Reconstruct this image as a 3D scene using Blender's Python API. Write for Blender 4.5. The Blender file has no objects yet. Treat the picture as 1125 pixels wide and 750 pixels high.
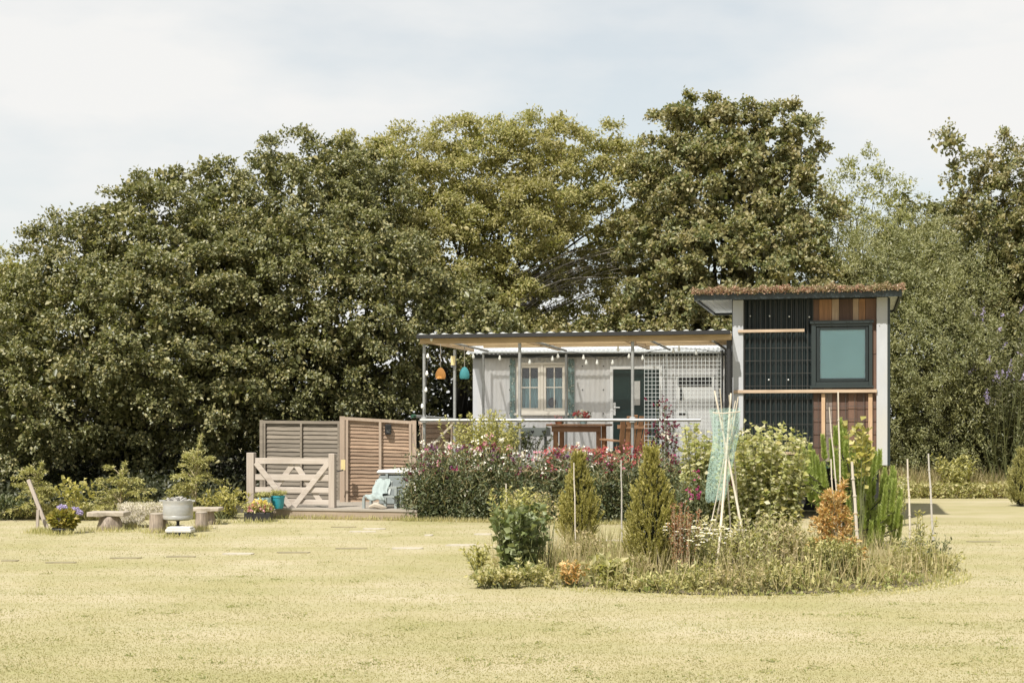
import bpy, math, random
import numpy as np
from mathutils import Matrix, Vector
R = math.radians
SC = bpy.context.scene
COL = SC.collection
FP = 1562.5          # focal length in photo pixels
CX, HY, CH = 562.5, 463.0, 1.5
random.seed(4)

# ------------------------------------------------------------------ helpers
def W(px, py, Y):
    return ((px-CX)*Y/FP, Y, CH-(py-HY)*Y/FP)
def GY(py):
    return CH*FP/(py-HY)
A = R(13.5); SA, CA = math.sin(A), math.cos(A)
class Frame:
    def __init__(s, ox, oy): s.ox, s.oy = ox, oy
    def l(s, px, py, d=0.0):
        ox = s.ox+d*SA; oy = s.oy+d*CA; k = (px-CX)/FP
        u = (k*oy-ox)/(CA+k*SA); Y = oy-u*SA
        return (u, d, CH-(py-HY)*Y/FP)
    def w(s, u, d, z=0): return (s.ox+u*CA+d*SA, s.oy-u*SA+d*CA, z)
    def u(s, px, d=0.0): return s.l(px, 0, d)[0]
    def z(s, px, py, d=0.0): return s.l(px, py, d)[2]
F = Frame(-1.39, 22.5)

def setp(o, label=None, cat=None, group=None, kind=None):
    if label: o['label'] = label
    if cat: o['category'] = cat
    if group: o['group'] = group
    if kind: o['kind'] = kind
    return o
def thing(name, label, cat, loc=(0, 0, 0), rz=0.0, group=None):
    o = bpy.data.objects.new(name, None); COL.objects.link(o)
    o.location = loc; o.rotation_euler = (0, 0, rz); o.empty_display_size = .2
    return setp(o, label, cat, group)
def fthing(name, label, cat, group=None):
    return thing(name, label, cat, (F.ox, F.oy, 0), -A, group)

def link(name, me, mat, parent=None, smooth=False):
    o = bpy.data.objects.new(name, me); COL.objects.link(o)
    if mat: me.materials.append(mat)
    if parent: o.parent = parent
    if smooth: me.polygons.foreach_set('use_smooth', [True]*len(me.polygons))
    return o

class MB:
    def __init__(s): s.v = []; s.f = []; s.s = []
    def add(s, vs, fs, smooth=False):
        b = len(s.v); s.v += [tuple(p) for p in vs]
        s.f += [tuple(i+b for i in f) for f in fs]; s.s += [smooth]*len(fs)
        return s
    def box(s, x0, x1, y0, y1, z0, z1, M=None):
        vs = [Vector((x, y, z)) for z in (z0, z1) for (x, y) in ((x0, y0), (x1, y0), (x1, y1), (x0, y1))]
        if M: vs = [M@p for p in vs]
        return s.add(vs, [(3, 2, 1, 0), (4, 5, 6, 7), (0, 1, 5, 4), (1, 2, 6, 5), (2, 3, 7, 6), (3, 0, 4, 7)])
    def bar(s, p0, p1, w, h, up=(0, 0, 1)):
        """rectangular bar between two points, w across, h along 'up'"""
        p0, p1 = Vector(p0), Vector(p1); d = (p1-p0).normalized(); u = Vector(up)
        a = d.cross(u)
        if a.length < 1e-4: a = d.cross(Vector((0, 1, 0)))
        a.normalize(); b = a.cross(d).normalized()
        vs = [p+a*i*w/2+b*j*h/2 for p in (p0, p1) for (i, j) in ((-1, -1), (1, -1), (1, 1), (-1, 1))]
        return s.add(vs, [(3, 2, 1, 0), (4, 5, 6, 7), (0, 1, 5, 4), (1, 2, 6, 5), (2, 3, 7, 6), (3, 0, 4, 7)])
    def tube(s, pts, r, n=8, cap=True):
        pts = [Vector(p) for p in pts]; m = len(pts)
        rs = r if isinstance(r, (list, tuple)) else [r]*m
        vs = []; ref = Vector((0.13, 0.31, 0.94)).normalized()
        for i, p in enumerate(pts):
            d = (pts[min(i+1, m-1)]-pts[max(i-1, 0)]).normalized()
            a = d.cross(ref)
            if a.length < .05: a = d.cross(Vector((1, 0, 0)))
            a.normalize(); b = d.cross(a)
            for k in range(n):
                t = 2*math.pi*k/n
                vs.append(p+(a*math.cos(t)+b*math.sin(t))*rs[i])
        fs = [(i*n+k, i*n+(k+1) % n, (i+1)*n+(k+1) % n, (i+1)*n+k) for i in range(m-1) for k in range(n)]
        if cap: fs += [tuple(range(n-1, -1, -1)), tuple(range((m-1)*n, m*n))]
        return s.add(vs, fs, True)
    def lathe(s, prof, c=(0, 0, 0), n=24, jit=0, seed=1):
        rr = random.Random(seed); vs = []; c = Vector(c)
        for (r, z) in prof:
            for k in range(n):
                t = 2*math.pi*k/n; q = r*(1+jit*(rr.random()-.5))
                vs.append(c+Vector((q*math.cos(t), q*math.sin(t), z)))
        m = len(prof)
        fs = [(i*n+k, i*n+(k+1) % n, (i+1)*n+(k+1) % n, (i+1)*n+k) for i in range(m-1) for k in range(n)]
        fs += [tuple(range(n-1, -1, -1)), tuple(range((m-1)*n, m*n))]
        return s.add(vs, fs, True)
    def ell(s, c, r, n=14, m=9):
        prof = [(max(1e-4, math.sin(math.pi*i/m)), -math.cos(math.pi*i/m)) for i in range(m+1)]
        c = Vector(c); vs = []
        for (a, z) in prof:
            for k in range(n):
                t = 2*math.pi*k/n
                vs.append(c+Vector((a*r[0]*math.cos(t), a*r[1]*math.sin(t), z*r[2])))
        fs = [(i*n+k, i*n+(k+1) % n, (i+1)*n+(k+1) % n, (i+1)*n+k) for i in range(m) for k in range(n)]
        return s.add(vs, fs, True)
    def corr(s, P, U, V, lu, lv, pitch, amp, N, step=6, curve=None):
        """corrugated sheet: waves along U, ridges run along V; curve(v)->offset vector"""
        P, U, V, N = map(Vector, (P, U, V, N)); nu = max(4, int(lu/pitch*step))
        vsn = 2 if curve is None else 12
        vs = []
        for j in range(vsn):
            t = j/(vsn-1)
            base = P+(V*lv*t if curve is None else curve(t))
            for i in range(nu+1):
                x = lu*i/nu
                vs.append(base+U*x+N*amp*math.sin(2*math.pi*x/pitch))
        fs = [(j*(nu+1)+i, j*(nu+1)+i+1, (j+1)*(nu+1)+i+1, (j+1)*(nu+1)+i) for j in range(vsn-1) for i in range(nu)]
        return s.add(vs, fs, True)
    def build(s, name, mat, parent=None, bevel=0.0):
        me = bpy.data.meshes.new(name); me.from_pydata(s.v, [], s.f)
        me.polygons.foreach_set('use_smooth', s.s); me.update()
        o = link(name, me, mat, parent)
        if any(s.s):
            try: me.set_sharp_from_angle(angle=R(42))
            except Exception: pass
        if bevel:
            b = o.modifiers.new('bevel', 'BEVEL'); b.width = bevel; b.segments = 1; b.limit_method = 'ANGLE'
        return o

# ------------------------------------------------------------------ materials
class NT:
    def __init__(s, name):
        s.m = bpy.data.materials.new(name); s.m.use_nodes = True; s.t = s.m.node_tree; s.t.nodes.clear()
        s.out = s.n('ShaderNodeOutputMaterial')
    def n(s, typ, **kw):
        o = s.t.nodes.new(typ)
        for k, v in kw.items():
            if k.startswith('i_'): o.inputs[k[2:].replace('_', ' ')].default_value = v
            else: setattr(o, k, v)
        return o
    def l(s, a, b): s.t.links.new(a, b)
    def ramp(s, fac, stops, interp='LINEAR'):
        r = s.n('ShaderNodeValToRGB'); r.color_ramp.interpolation = interp
        e = r.color_ramp.elements
        while len(e) < len(stops): e.new(.5)
        for i, (p, c) in enumerate(stops): e[i].position = p; e[i].color = (*c[:3], 1)
        if fac is not None: s.l(fac, r.inputs[0])
        return r.outputs[0]
    def noise(s, scale, detail=4, vec=None, rough=.6):
        o = s.n('ShaderNodeTexNoise'); o.inputs['Scale'].default_value = scale
        o.inputs['Detail'].default_value = detail; o.inputs['Roughness'].default_value = rough
        if vec is not None: s.l(vec, o.inputs['Vector'])
        return o.outputs['Fac']
    def mix(s, fac, a, b, mode='MIX'):
        o = s.n('ShaderNodeMix', data_type='RGBA', blend_type=mode)
        for sock, v in ((o.inputs[0], fac), (o.inputs[6], a), (o.inputs[7], b)):
            if isinstance(v, (int, float)): sock.default_value = v
            elif isinstance(v, tuple): sock.default_value = (*v[:3], 1)
            else: s.l(v, sock)
        return o.outputs[2]
    def obj(s, scale=(1, 1, 1)):
        c = s.n('ShaderNodeTexCoord'); m = s.n('ShaderNodeMapping'); m.inputs['Scale'].default_value = scale
        s.l(c.outputs['Object'], m.inputs['Vector']); return m.outputs['Vector']
    def bump(s, h, strength=.3, dist=.01):
        b = s.n('ShaderNodeBump'); b.inputs['Strength'].default_value = strength; b.inputs['Distance'].default_value = dist
        s.l(h, b.inputs['Height']); return b.outputs['Normal']
    def princ(s, col, rough=.7, normal=None, **kw):
        p = s.n('ShaderNodeBsdfPrincipled'); p.inputs['Roughness'].default_value = rough
        if isinstance(col, tuple): p.inputs['Base Color'].default_value = (*col[:3], 1)
        else: s.l(col, p.inputs['Base Color'])
        if normal is not None: s.l(normal, p.inputs['Normal'])
        for k, v in kw.items(): p.inputs[k.replace('_', ' ')].default_value = v
        return p.outputs[0]
    def done(s, sh): s.l(sh, s.out.inputs[0]); return s.m

def sc(c, k): return tuple(min(1, x*k) for x in c)
def rough_mat(name, c, rough=.7, var=.25, scale=8, stretch=(1, 1, 1), bump=.2, metal=0.0, dirt=None):
    t = NT(name); v = t.obj(stretch)
    n1 = t.noise(scale, 6, v); col = t.ramp(n1, [(.3, sc(c, 1-var)), (.7, sc(c, 1+var*.6))])
    if dirt:
        n2 = t.noise(scale*.3, 5, v); f = t.ramp(n2, [(.5, (0, 0, 0)), (.72, (1, 1, 1))])
        col = t.mix(f, col, dirt)
    return t.done(t.princ(col, rough, t.bump(n1, bump, .004), Metallic=metal))
def wood_mat(name, c, c2, axis='x', rough=.75, rnd=.0):
    """grain along axis, tone shifts per plank (random per island)"""
    t = NT(name); st = {'x': (2, 40, 40), 'y': (40, 2, 40), 'z': (40, 40, 2)}[axis]
    v = t.obj(st); n1 = t.noise(1, 7, v, .7)
    g = t.n('ShaderNodeNewGeometry')
    col = t.ramp(n1, [(.3, c2), (.65, c)])
    isl = t.ramp(g.outputs['Random Per Island'], [(0, (1-rnd,)*3), (1, (1+0*rnd,)*3)])
    col = t.mix(1.0, col, isl, 'MULTIPLY')
    n2 = t.noise(2.2, 4, t.obj())
    col = t.mix(t.ramp(n2, [(.45, (0, 0, 0)), (.8, (.6, .6, .6))]), col, sc(c2, .7))
    return t.done(t.princ(col, rough, t.bump(n1, .35, .004)))
def leaf_mat(name, cols, trans=.35, gloss=.5, big=.9, patch=None, rough=.45):
    """cols: colour stops over random-per-leaf; patch: (scale, colour, amount) colony of another tint"""
    t = NT(name); g = t.n('ShaderNodeNewGeometry')
    k = len(cols); stops = [(i/(k-1), c) for i, c in enumerate(cols)]
    col = t.ramp(g.outputs['Random Per Island'], stops)
    if patch:
        n = t.noise(patch[0], 3, t.obj()); f = t.ramp(n, [(.42, (0, 0, 0)), (.62, (patch[2],)*3)])
        col = t.mix(f, col, patch[1])
    p = t.princ(col, rough); p.node.inputs['Specular IOR Level'].default_value = gloss
    tr = t.n('ShaderNodeBsdfTranslucent'); t.l(t.mix(1.0, col, (1.25, 1.35, .7), 'MULTIPLY'), tr.inputs[0])
    m = t.n('ShaderNodeMixShader'); m.inputs[0].default_value = trans
    t.l(p, m.inputs[1]); t.l(tr.outputs[0], m.inputs[2])
    return t.done(m.outputs[0])

M = {}
M['stem'] = None
M['galv'] = rough_mat('galvanised', (.31, .315, .31), .45, .2, 14, bump=.08, metal=.45)
M['white_paint'] = rough_mat('white_paint', (.355, .365, .385), .6, .10, 5, (1, 1, .3), .1, dirt=(.38, .37, .34))
M['white_trim'] = rough_mat('white_trim_paint', (.74, .74, .74), .5, .06, 5, bump=.05)
M['hut_wall'] = rough_mat('grey_hut_paint', (.60, .595, .605), .55, .06, 3, (1, 1, .2), .05, dirt=(.52, .50, .48))
M['roof_metal'] = rough_mat('pale_roof_metal', (.68, .69, .69), .4, .12, 6, bump=.05, metal=.2)
M['dark_paint'] = rough_mat('dark_green_paint', (.015, .023, .023), .42, .15, 5, bump=.05)
M['dark_corr'] = rough_mat('dark_green_sheet', (.009, .015, .016), .38, .2, 4, bump=.04)
M['door_green'] = rough_mat('door_green', (.010, .028, .026), .35, .15, 5, bump=.04)
M['black'] = rough_mat('black_plastic', (.012, .012, .013), .5, .3, 12, bump=.1)
M['rubber'] = rough_mat('tyre_rubber', (.016, .016, .016), .85, .3, 20, bump=.2)
M['green_steel'] = rough_mat('green_chassis', (.015, .055, .032), .5, .3, 6)
M['pine_beam'] = wood_mat('pine_beam', (.46, .34, .20), (.33, .23, .13), 'x')
M['pine_raft'] = wood_mat('pine_rafter', (.54, .40, .25), (.40, .27, .15), 'y')
M['deck_wood'] = wood_mat('deck_wood', (.36, .32, .27), (.25, .22, .18), 'x', rnd=.2)
M['deck_face'] = wood_mat('deck_face', (.33, .26, .19), (.23, .175, .125), 'x', rnd=.15)
M['slat_warm'] = wood_mat('slat_warm', (.46, .33, .225), (.27, .175, .115), 'x', rnd=.42)
M['slat_grey'] = wood_mat('slat_grey', (.27, .23, .18), (.15, .125, .095), 'x', rnd=.4)
M['frame_warm'] = wood_mat('frame_warm', (.43, .34, .26), (.36, .27, .20), 'z', rnd=.15)
M['gate_wood'] = wood_mat('gate_wood', (.45, .40, .35), (.31, .26, .215), 'x', rnd=.15)
M['gate_post'] = wood_mat('gate_post', (.38, .33, .28), (.29, .24, .20), 'z', rnd=.15)
M['orange_wood'] = wood_mat('orange_wood', (.31, .175, .095), (.19, .10, .05), 'x', rnd=.25)
M['orange_wood_z'] = wood_mat('orange_wood_upright', (.36, .19, .09), (.21, .10, .045), 'z', rnd=.3)
M['batten'] = wood_mat('batten', (.44, .34, .245), (.32, .225, .15), 'x', rnd=.1)
M['batten_z'] = wood_mat('batten_upright', (.50, .35, .22), (.35, .22, .13), 'z', rnd=.1)
M['bleached'] = wood_mat('bleached_plank', (.42, .37, .30), (.28, .235, .18), 'x', rnd=.1)
M['bark'] = wood_mat('pale_bark', (.40, .33, .26), (.09, .065, .05), 'z', rnd=0)
M['bark_tree'] = wood_mat('tree_bark', (.09, .08, .065), (.045, .04, .033), 'z', rnd=.2)
M['twig_pale'] = wood_mat('twig_pale', (.42, .38, .33), (.28, .25, .21), 'z', rnd=.3)
M['cane'] = wood_mat('bamboo_cane', (.62, .56, .46), (.44, .38, .30), 'z', rnd=.12)
M['cane_grey'] = wood_mat('weathered_cane', (.50, .47, .42), (.34, .31, .27), 'z', rnd=.12)
M['soffit'] = wood_mat('white_soffit', (.74, .76, .75), (.60, .62, .61), 'y', rnd=.08)
M['stone'] = rough_mat('slab_stone', (.40, .36, .28), .85, .3, 9, bump=.3)
M['stone_dark'] = rough_mat('slab_stone_dark', (.22, .19, .11), .85, .35, 9, bump=.3)
M['pot_teal'] = rough_mat('teal_glaze', (.03, .25, .31), .35, .15, 6, bump=.05)
M['pot_pale'] = rough_mat('pale_blue_glaze', (.36, .52, .55), .4, .15, 6, bump=.05)
M['grey_paint'] = rough_mat('grey_planter_paint', (.19, .21, .20), .6, .15, 6)
M['tub_side'] = rough_mat('tub_side', (.19, .215, .215), .5, .1, 6, bump=.04)
M['tub_lid'] = rough_mat('tub_lid', (.50, .49, .47), .5, .05, 5, bump=.04)
M['seat_paint'] = rough_mat('pale_seat_paint', (.24, .265, .255), .55, .1, 6, bump=.05)
M['towel'] = rough_mat('mint_towel', (.27, .315, .305), .95, .1, 60, bump=.5)
M['fleece'] = rough_mat('sheepskin', (.48, .43, .36), 1, .18, 18, bump=.8)
M['drum'] = rough_mat('enamel_drum', (.36, .36, .345), .38, .14, 10, (1, 1, 3), .1, .25, dirt=(.42, .38, .32))
M['ash'] = rough_mat('ash', (.30, .285, .26), .95, .3, 25)
M['shade_orange'] = rough_mat('orange_shade', (.78, .36, .10), .7, .12, 40, (1, 1, 4), .5)
M['shade_teal'] = rough_mat('teal_shade', (.07, .32, .36), .7, .25, 40, (1, 1, 4), .5)
M['bulb'] = rough_mat('bulb_glass', (.82, .82, .78), .15, .03, 5)
M['wire'] = rough_mat('cable', (.05, .05, .05), .6, .1, 5)
M['mesh_white'] = rough_mat('pale_mesh_wire', (.48, .50, .50), .5, .1, 5)
M['mesh_dark'] = rough_mat('dark_mesh_wire', (.05, .045, .04), .5, .2, 5)
M['yellow'] = rough_mat('yellow_plate', (.55, .45, .22), .5, .1, 5)
M['terracotta'] = rough_mat('terracotta', (.42, .17, .09), .8, .2, 8)
M['soil'] = rough_mat('soil', (.13, .105, .065), .95, .4, 12, bump=.6)
M['curtain_teal'] = rough_mat('pale_blue_curtain', (.44, .70, .75), .8, .15, 5, (8, 8, .6), .2)
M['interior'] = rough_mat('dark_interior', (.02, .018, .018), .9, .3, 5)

t = NT('window_glass')
gl = t.n('ShaderNodeBsdfGlossy'); gl.inputs['Roughness'].default_value = .03
tr = t.n('ShaderNodeBsdfTransparent'); fr = t.n('ShaderNodeFresnel'); fr.inputs[0].default_value = 1.5
ad = t.n('ShaderNodeMath', operation='ADD'); ad.inputs[1].default_value = .03; t.l(fr.outputs[0], ad.inputs[0])
mx = t.n('ShaderNodeMixShader'); t.l(ad.outputs[0], mx.inputs[0]); t.l(tr.outputs[0], mx.inputs[1]); t.l(gl.outputs[0], mx.inputs[2])
M['glass'] = t.done(mx.outputs[0])
t = NT('reflection_tint')
M['painted_reflection'] = t.done(t.princ(t.ramp(t.noise(1.2, 2, t.obj((1, 1, 1))), [(.3, (.27, .60, .65)), (.7, (.33, .68, .73))]), .6))  # teal window reflection put into the colour

# clear corrugated roofing lets most sun through
t = NT('clear_roofing')
tr = t.n('ShaderNodeBsdfTransparent'); tr.inputs[0].default_value = (.93, .95, .94, 1)
p = t.princ((.75, .76, .74), .25); tl = t.n('ShaderNodeBsdfTranslucent'); tl.inputs[0].default_value = (.88, .90, .87, 1)
m1 = t.n('ShaderNodeMixShader'); m1.inputs[0].default_value = .72; t.l(p, m1.inputs[1]); t.l(tl.outputs[0], m1.inputs[2])
mx = t.n('ShaderNodeMixShader'); mx.inputs[0].default_value = .72; t.l(tr.outputs[0], mx.inputs[1]); t.l(m1.outputs[0], mx.inputs[2])
M['clear_roof'] = t.done(mx.outputs[0])

t = NT('reclaimed_boards')
g = t.n('ShaderNodeNewGeometry')
c = t.ramp(g.outputs['Random Per Island'], [(0, (.10, .045, .028)), (.3, (.19, .085, .045)), (.5, (.30, .13, .055)), (.7, (.13, .065, .04)), (.85, (.34, .20, .12)), (1, (.22, .09, .045))])
n1 = t.noise(1, 7, t.obj((45, 45, 2)), .7)
c = t.mix(1.0, c, t.ramp(n1, [(.3, (.55, .5, .5)), (.7, (1.15, 1.1, 1.1))]), 'MULTIPLY')
M['boards'] = t.done(t.princ(c, .75, t.bump(n1, .4, .004)))

t = NT('patterned_fabric')
v = t.n('ShaderNodeTexVoronoi'); v.inputs['Scale'].default_value = 16; t.l(t.obj(), v.inputs['Vector'])
c = t.ramp(v.outputs['Distance'], [(.0, (.45, .48, .43)), (.25, (.40, .43, .38)), (.35, (.15, .19, .18)), (.8, (.26, .36, .36))])
M['pattern'] = t.done(t.princ(c, .8))

t = NT('green_net')
v = t.obj((60, 60, 60)); b = t.noise(1.0, 1, v)
tr = t.n('ShaderNodeBsdfTransparent'); p = t.princ((.52, .72, .64), .6)
tl = t.n('ShaderNodeBsdfTranslucent'); tl.inputs[0].default_value = (.52, .74, .65, 1)
m1 = t.n('ShaderNodeMixShader'); m1.inputs[0].default_value = .4; t.l(p, m1.inputs[1]); t.l(tl.outputs[0], m1.inputs[2])
m2 = t.n('ShaderNodeMixShader'); t.l(t.ramp(b, [(.38, (.10,)*3), (.58, (.42,)*3)]), m2.inputs[0])
t.l(tr.outputs[0], m2.inputs[1]); t.l(m1.outputs[0], m2.inputs[2])
M['net'] = t.done(m2.outputs[0])
for k_, c_ in (('board_orange', (.30, .155, .075)), ('board_pale', (.40, .29, .20)), ('board_dark', (.10, .055, .038)), ('board_brown', (.155, .085, .055)), ('board_grey', (.23, .185, .16))):
    M[k_] = wood_mat(k_, c_, sc(c_, .55), 'z')

# ------------------------------------------------------------------ foliage
DENS = 2.1
def nrm(a): return a/np.maximum(np.linalg.norm(a, axis=-1, keepdims=True), 1e-6)
def leaf_mesh(name, P, D, N, L, Wd, mat, parent, fold=.25):
    """P bases, D directions, N rough normals -> folded diamond leaves, one mesh"""
    n = len(P); D = nrm(D); S = nrm(np.cross(D, N)); U = np.cross(S, D)
    L = np.broadcast_to(L, (n,))[:, None]; Wd = np.broadcast_to(Wd, (n,))[:, None]
    v = np.empty((n, 4, 3), np.float32)
    v[:, 0] = P; v[:, 2] = P+D*L
    mid = P+D*L*.45+U*Wd*fold
    v[:, 1] = mid+S*Wd*.5; v[:, 3] = mid-S*Wd*.5
    me = bpy.data.meshes.new(name)
    me.vertices.add(4*n); me.vertices.foreach_set('co', v.ravel())
    b = (np.arange(n)*4)[:, None]
    idx = (b+np.array([[0, 1, 2, 0, 2, 3]])).astype(np.int32).ravel()
    me.loops.add(6*n); me.loops.foreach_set('vertex_index', idx)
    me.polygons.add(2*n); me.polygons.foreach_set('loop_start', (np.arange(2*n)*3).astype(np.int32))
    me.polygons.foreach_set('loop_total', np.full(2*n, 3, np.int32)) if False else None
    me.update(calc_edges=True); me.validate()
    return link(name, me, mat, parent)

GAPS = [(660, 240, 17, 5, -.55), (688, 224, 12, 5, -.5), (632, 266, 14, 4, -.6), (606, 334, 16, 4, -.4), (640, 326, 10, 3, -.3),
        (474, 405, 7, 12, .1), (492, 417, 5, 11, 0), (203, 470, 15, 3.5, 0), (478, 428, 5, 10, 0), (847, 160, 4, 6, 0), (350, 360, 4, 3, 0), (330, 352, 3, 3, 0), (217, 300, 3, 4, 0), (448, 345, 3, 8, 0)]
def in_gap(P, grow=1.0):
    px = P[:, 0]/P[:, 1]*FP+CX; py = HY-(P[:, 2]-CH)/P[:, 1]*FP
    m = np.zeros(len(P), bool)
    for (x, y, a, b, th) in GAPS:
        c, s = math.cos(th), math.sin(th); dx, dy = px-x, py-y
        m |= ((dx*c+dy*s)/(a*grow+2))**2+((-dx*s+dy*c)/(b*grow+2))**2 < 1
    return m

def lobe_clumps(rng, lobes, spacing, zmin=.3, shell=(.7, 1.0), back=.35, cand=14000):
    """lobes (px,py,rpx,Y[,squash]) -> clump centres near the surface of the union"""
    C = np.array([W(l[0], l[1], l[3]) for l in lobes]); r = np.array([l[2]*l[3]/FP for l in lobes])
    Rr = np.stack([r, r*.8, r*(np.array([l[4] if len(l) > 4 else 1 for l in lobes]))], 1)
    pr = r**2/np.sum(r**2); i = rng.choice(len(lobes), cand, p=pr)
    d = nrm(rng.normal(size=(cand, 3))); d = np.where((d[:, 1] > .35)[:, None] & (rng.random(cand) > back)[:, None], d*[1, -1, 1], d)
    t = rng.uniform(*shell, cand)[:, None]; P = C[i]+d*Rr[i]*t
    q = np.min(np.linalg.norm((P[:, None]-C[None])/Rr[None], axis=2)+(np.arange(len(lobes))[None] == i[:, None])*9, axis=1)
    keep = (q > shell[0]*.95) & (P[:, 2] > zmin) & ~(in_gap(P, 1.0) & (rng.random(cand) < .97))
    P, d = P[keep], d[keep]; outP = []; outd = []; cells = {}
    for p, dd in zip(P, d):
        k = tuple((p/spacing).astype(int)); ok = True
        for a in (-1, 0, 1):
            for b in (-1, 0, 1):
                for c in (-1, 0, 1):
                    for w in cells.get((k[0]+a, k[1]+b, k[2]+c), ()):
                        if (w[0]-p[0])**2+(w[1]-p[1])**2+(w[2]-p[2])**2 < spacing**2: ok = False; break
                    if not ok: break
                if not ok: break
            if not ok: break
        if ok: cells.setdefault(k, []).append(p); outP.append(p); outd.append(dd)
    return np.array(outP), np.array(outd), C, Rr

def clump_leaves(rng, P, d, cr, nleaf, twigs, flat=.6, tw=.05):
    """leaves hang along twigs that fan out of each clump centre"""
    m = len(P); n = m*nleaf; ci = np.repeat(np.arange(m), nleaf)
    T = rng.normal(size=(m, twigs, 3)); T = nrm(T)+d[:, None]*.55+np.array([0, 0, .3]); T = nrm(T)*np.array([1, 1, flat])
    size = rng.uniform(.65, 1.25, m)[:, None]*cr
    ti = rng.integers(0, twigs, n); t = rng.random(n)**.55
    tl = rng.uniform(.6, 1.15, (m, twigs))
    V = T[ci, ti]*(tl[ci, ti]*t)[:, None]*size[ci]
    Q = P[ci]+V+rng.normal(size=(n, 3))*tw
    Q[:, 2] -= .18*size[ci, 0]*t**2
    return Q, V, ci

def tree(name, label, lobes, trunk, mat, seed, spacing=.62, cr=.5, nleaf=170, leaf=(.10, .07), group=None, twigs=10, flat=.62,
         fill=.8, bark=None, tr=.2, zmin=.35, up=.55, limbs=46, cat='tree', tw=.05, crownname='crown', limbr=.014):
    rng = np.random.default_rng(seed)
    X, Yt = (trunk[0]-CX)*trunk[1]/FP, trunk[1]
    root = thing(name, label, cat, (X, Yt, 0), 0, group); off = np.array([X, Yt, 0])
    spacing *= .80; cr *= .84; leaf = (leaf[0]*.76, leaf[1]*.76)
    P, d, C, Rr = lobe_clumps(rng, lobes, spacing, zmin)
    nl = int(nleaf*DENS)
    Q, V, ci = clump_leaves(rng, P, d, cr, nl, twigs, flat, tw)
    D = nrm(V)*.7+rng.normal(size=Q.shape)*.6; D[:, 2] -= .15
    N = d[ci]*.25+nrm(V)*.55+np.array([0, 0, up])+rng.normal(size=Q.shape)*.42+np.array([-.22, -.25, 0])
    nin = 0
    if fill > 0:      # leaves of the inner crown
        P2, d2, _, _ = lobe_clumps(rng, lobes, spacing*1.15, zmin, (.2, .72), .7, 6000)
        if len(P2):
            k = int(nl*fill*.6); Q2, V2, c2 = clump_leaves(rng, P2, d2, cr*1.3, k, twigs, .9, tw*1.5)
            Q = np.concatenate([Q, Q2]); D = np.concatenate([D, rng.normal(size=Q2.shape)]); nin = len(Q2); N = np.concatenate([N, rng.normal(size=Q2.shape)+[0, 0, .5]])
    big = np.arange(len(Q)) >= len(Q)-nin
    keep = ~(in_gap(Q, .95) & (rng.random(len(Q)) < .9)) & (Q[:, 2] > .05)
    Q, D, N = Q[keep], D[keep], N[keep]
    s = rng.uniform(.65, 1.25, len(Q))*np.where(big[keep], 1.7, .92)
    leaf_mesh(crownname, Q-off, D, N, leaf[0]*s, leaf[1]*s, mat, root)
    # trunk and limbs
    top = C[:, 2].max()*.62; b = MB(); tp = []
    for i in range(7):
        f = i/6; tp.append((rng.normal()*.07*i**.5+(C[:, 0].mean()-X)*f*.35, rng.normal()*.06*i**.5, top*f-.05))
    b.tube(tp, [tr*(1.25-.85*i/6) for i in range(7)], 9)
    b.build('trunk', bark or M['bark_tree'], root)
    b = MB(); idx = rng.permutation(len(P))[:limbs]
    for j in idx:
        e = (P[j]-off)*.88; f = min(.95, max(.12, (e[2]*.55)/max(top, .1))); st = Vector(tp[int(f*6)]); e = Vector(e)
        L = (e-st).length; m1 = st.lerp(e, .35)+Vector((0, 0, L*.10))+Vector(rng.normal(size=3)*.05*L); m2 = st.lerp(e, .7)+Vector((0, 0, L*.07))+Vector(rng.normal(size=3)*.05*L)
        r0 = min(tr*.4, limbr+.009*L); b.tube([st, m1, m2, e], [r0, r0*.65, r0*.4, r0*.15], 5, False)
        for q in range(3):
            a = m2.lerp(e, rng.random()); c = a+Vector(rng.normal(size=3)*.3*cr*2)+Vector((0, 0, .15))
            b.tube([a, (a+c)/2+Vector((0, 0, .03)), c], [r0*.22, r0*.15, r0*.06], 3, False)
    b.build('branches', bark or M['bark_tree'], root)
    return root

def arcs(rng, n, base, dirs, lens, droop, k=6):
    """n curved stems as (n,k,3) points and tangents"""
    t = np.linspace(0, 1, k)[None, :, None]; dirs = nrm(dirs); lens = np.broadcast_to(lens, (n,))[:, None, None]
    dr = np.broadcast_to(droop, (n,))[:, None, None]
    P = base[:, None]+dirs[:, None]*lens*t+np.array([0, 0, -1.])*dr*lens*t**2
    T = nrm(dirs[:, None]+np.array([0, 0, -2.])*dr*t)
    return P, T
def on_arcs(rng, P, T, m, t0=.1, power=1.0):
    n, k, _ = P.shape; ai = np.repeat(np.arange(n), m); u = (t0+(1-t0)*rng.random(n*m)**power)*(k-1)*.9999
    i = u.astype(int); f = (u-i)[:, None]
    return P[ai, i]*(1-f)+P[ai, i+1]*f, T[ai, i], u/(k-1), ai
def stems(name, P, r, mat, parent, tip=.35, n=3):
    b = MB()
    for a in P:
        k = len(a); b.tube(a, [r*(1-(1-tip)*i/(k-1)) for i in range(k)], n, False)
    return b.build(name, mat, parent)
def cone_dirs(rng, n, spread):
    a = rng.random(n)*2*np.pi; s = spread*np.sqrt(rng.random(n)); return np.stack([np.cos(a)*s, np.sin(a)*s, np.ones(n)], 1)
def perp(rng, T):
    return nrm(np.cross(T, rng.normal(size=T.shape)))
def disk(rng, n, r):
    a = rng.random(n)*2*np.pi; q = r*np.sqrt(rng.random(n)); return np.stack([np.cos(a)*q, np.sin(a)*q, np.zeros(n)], 1)

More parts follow.
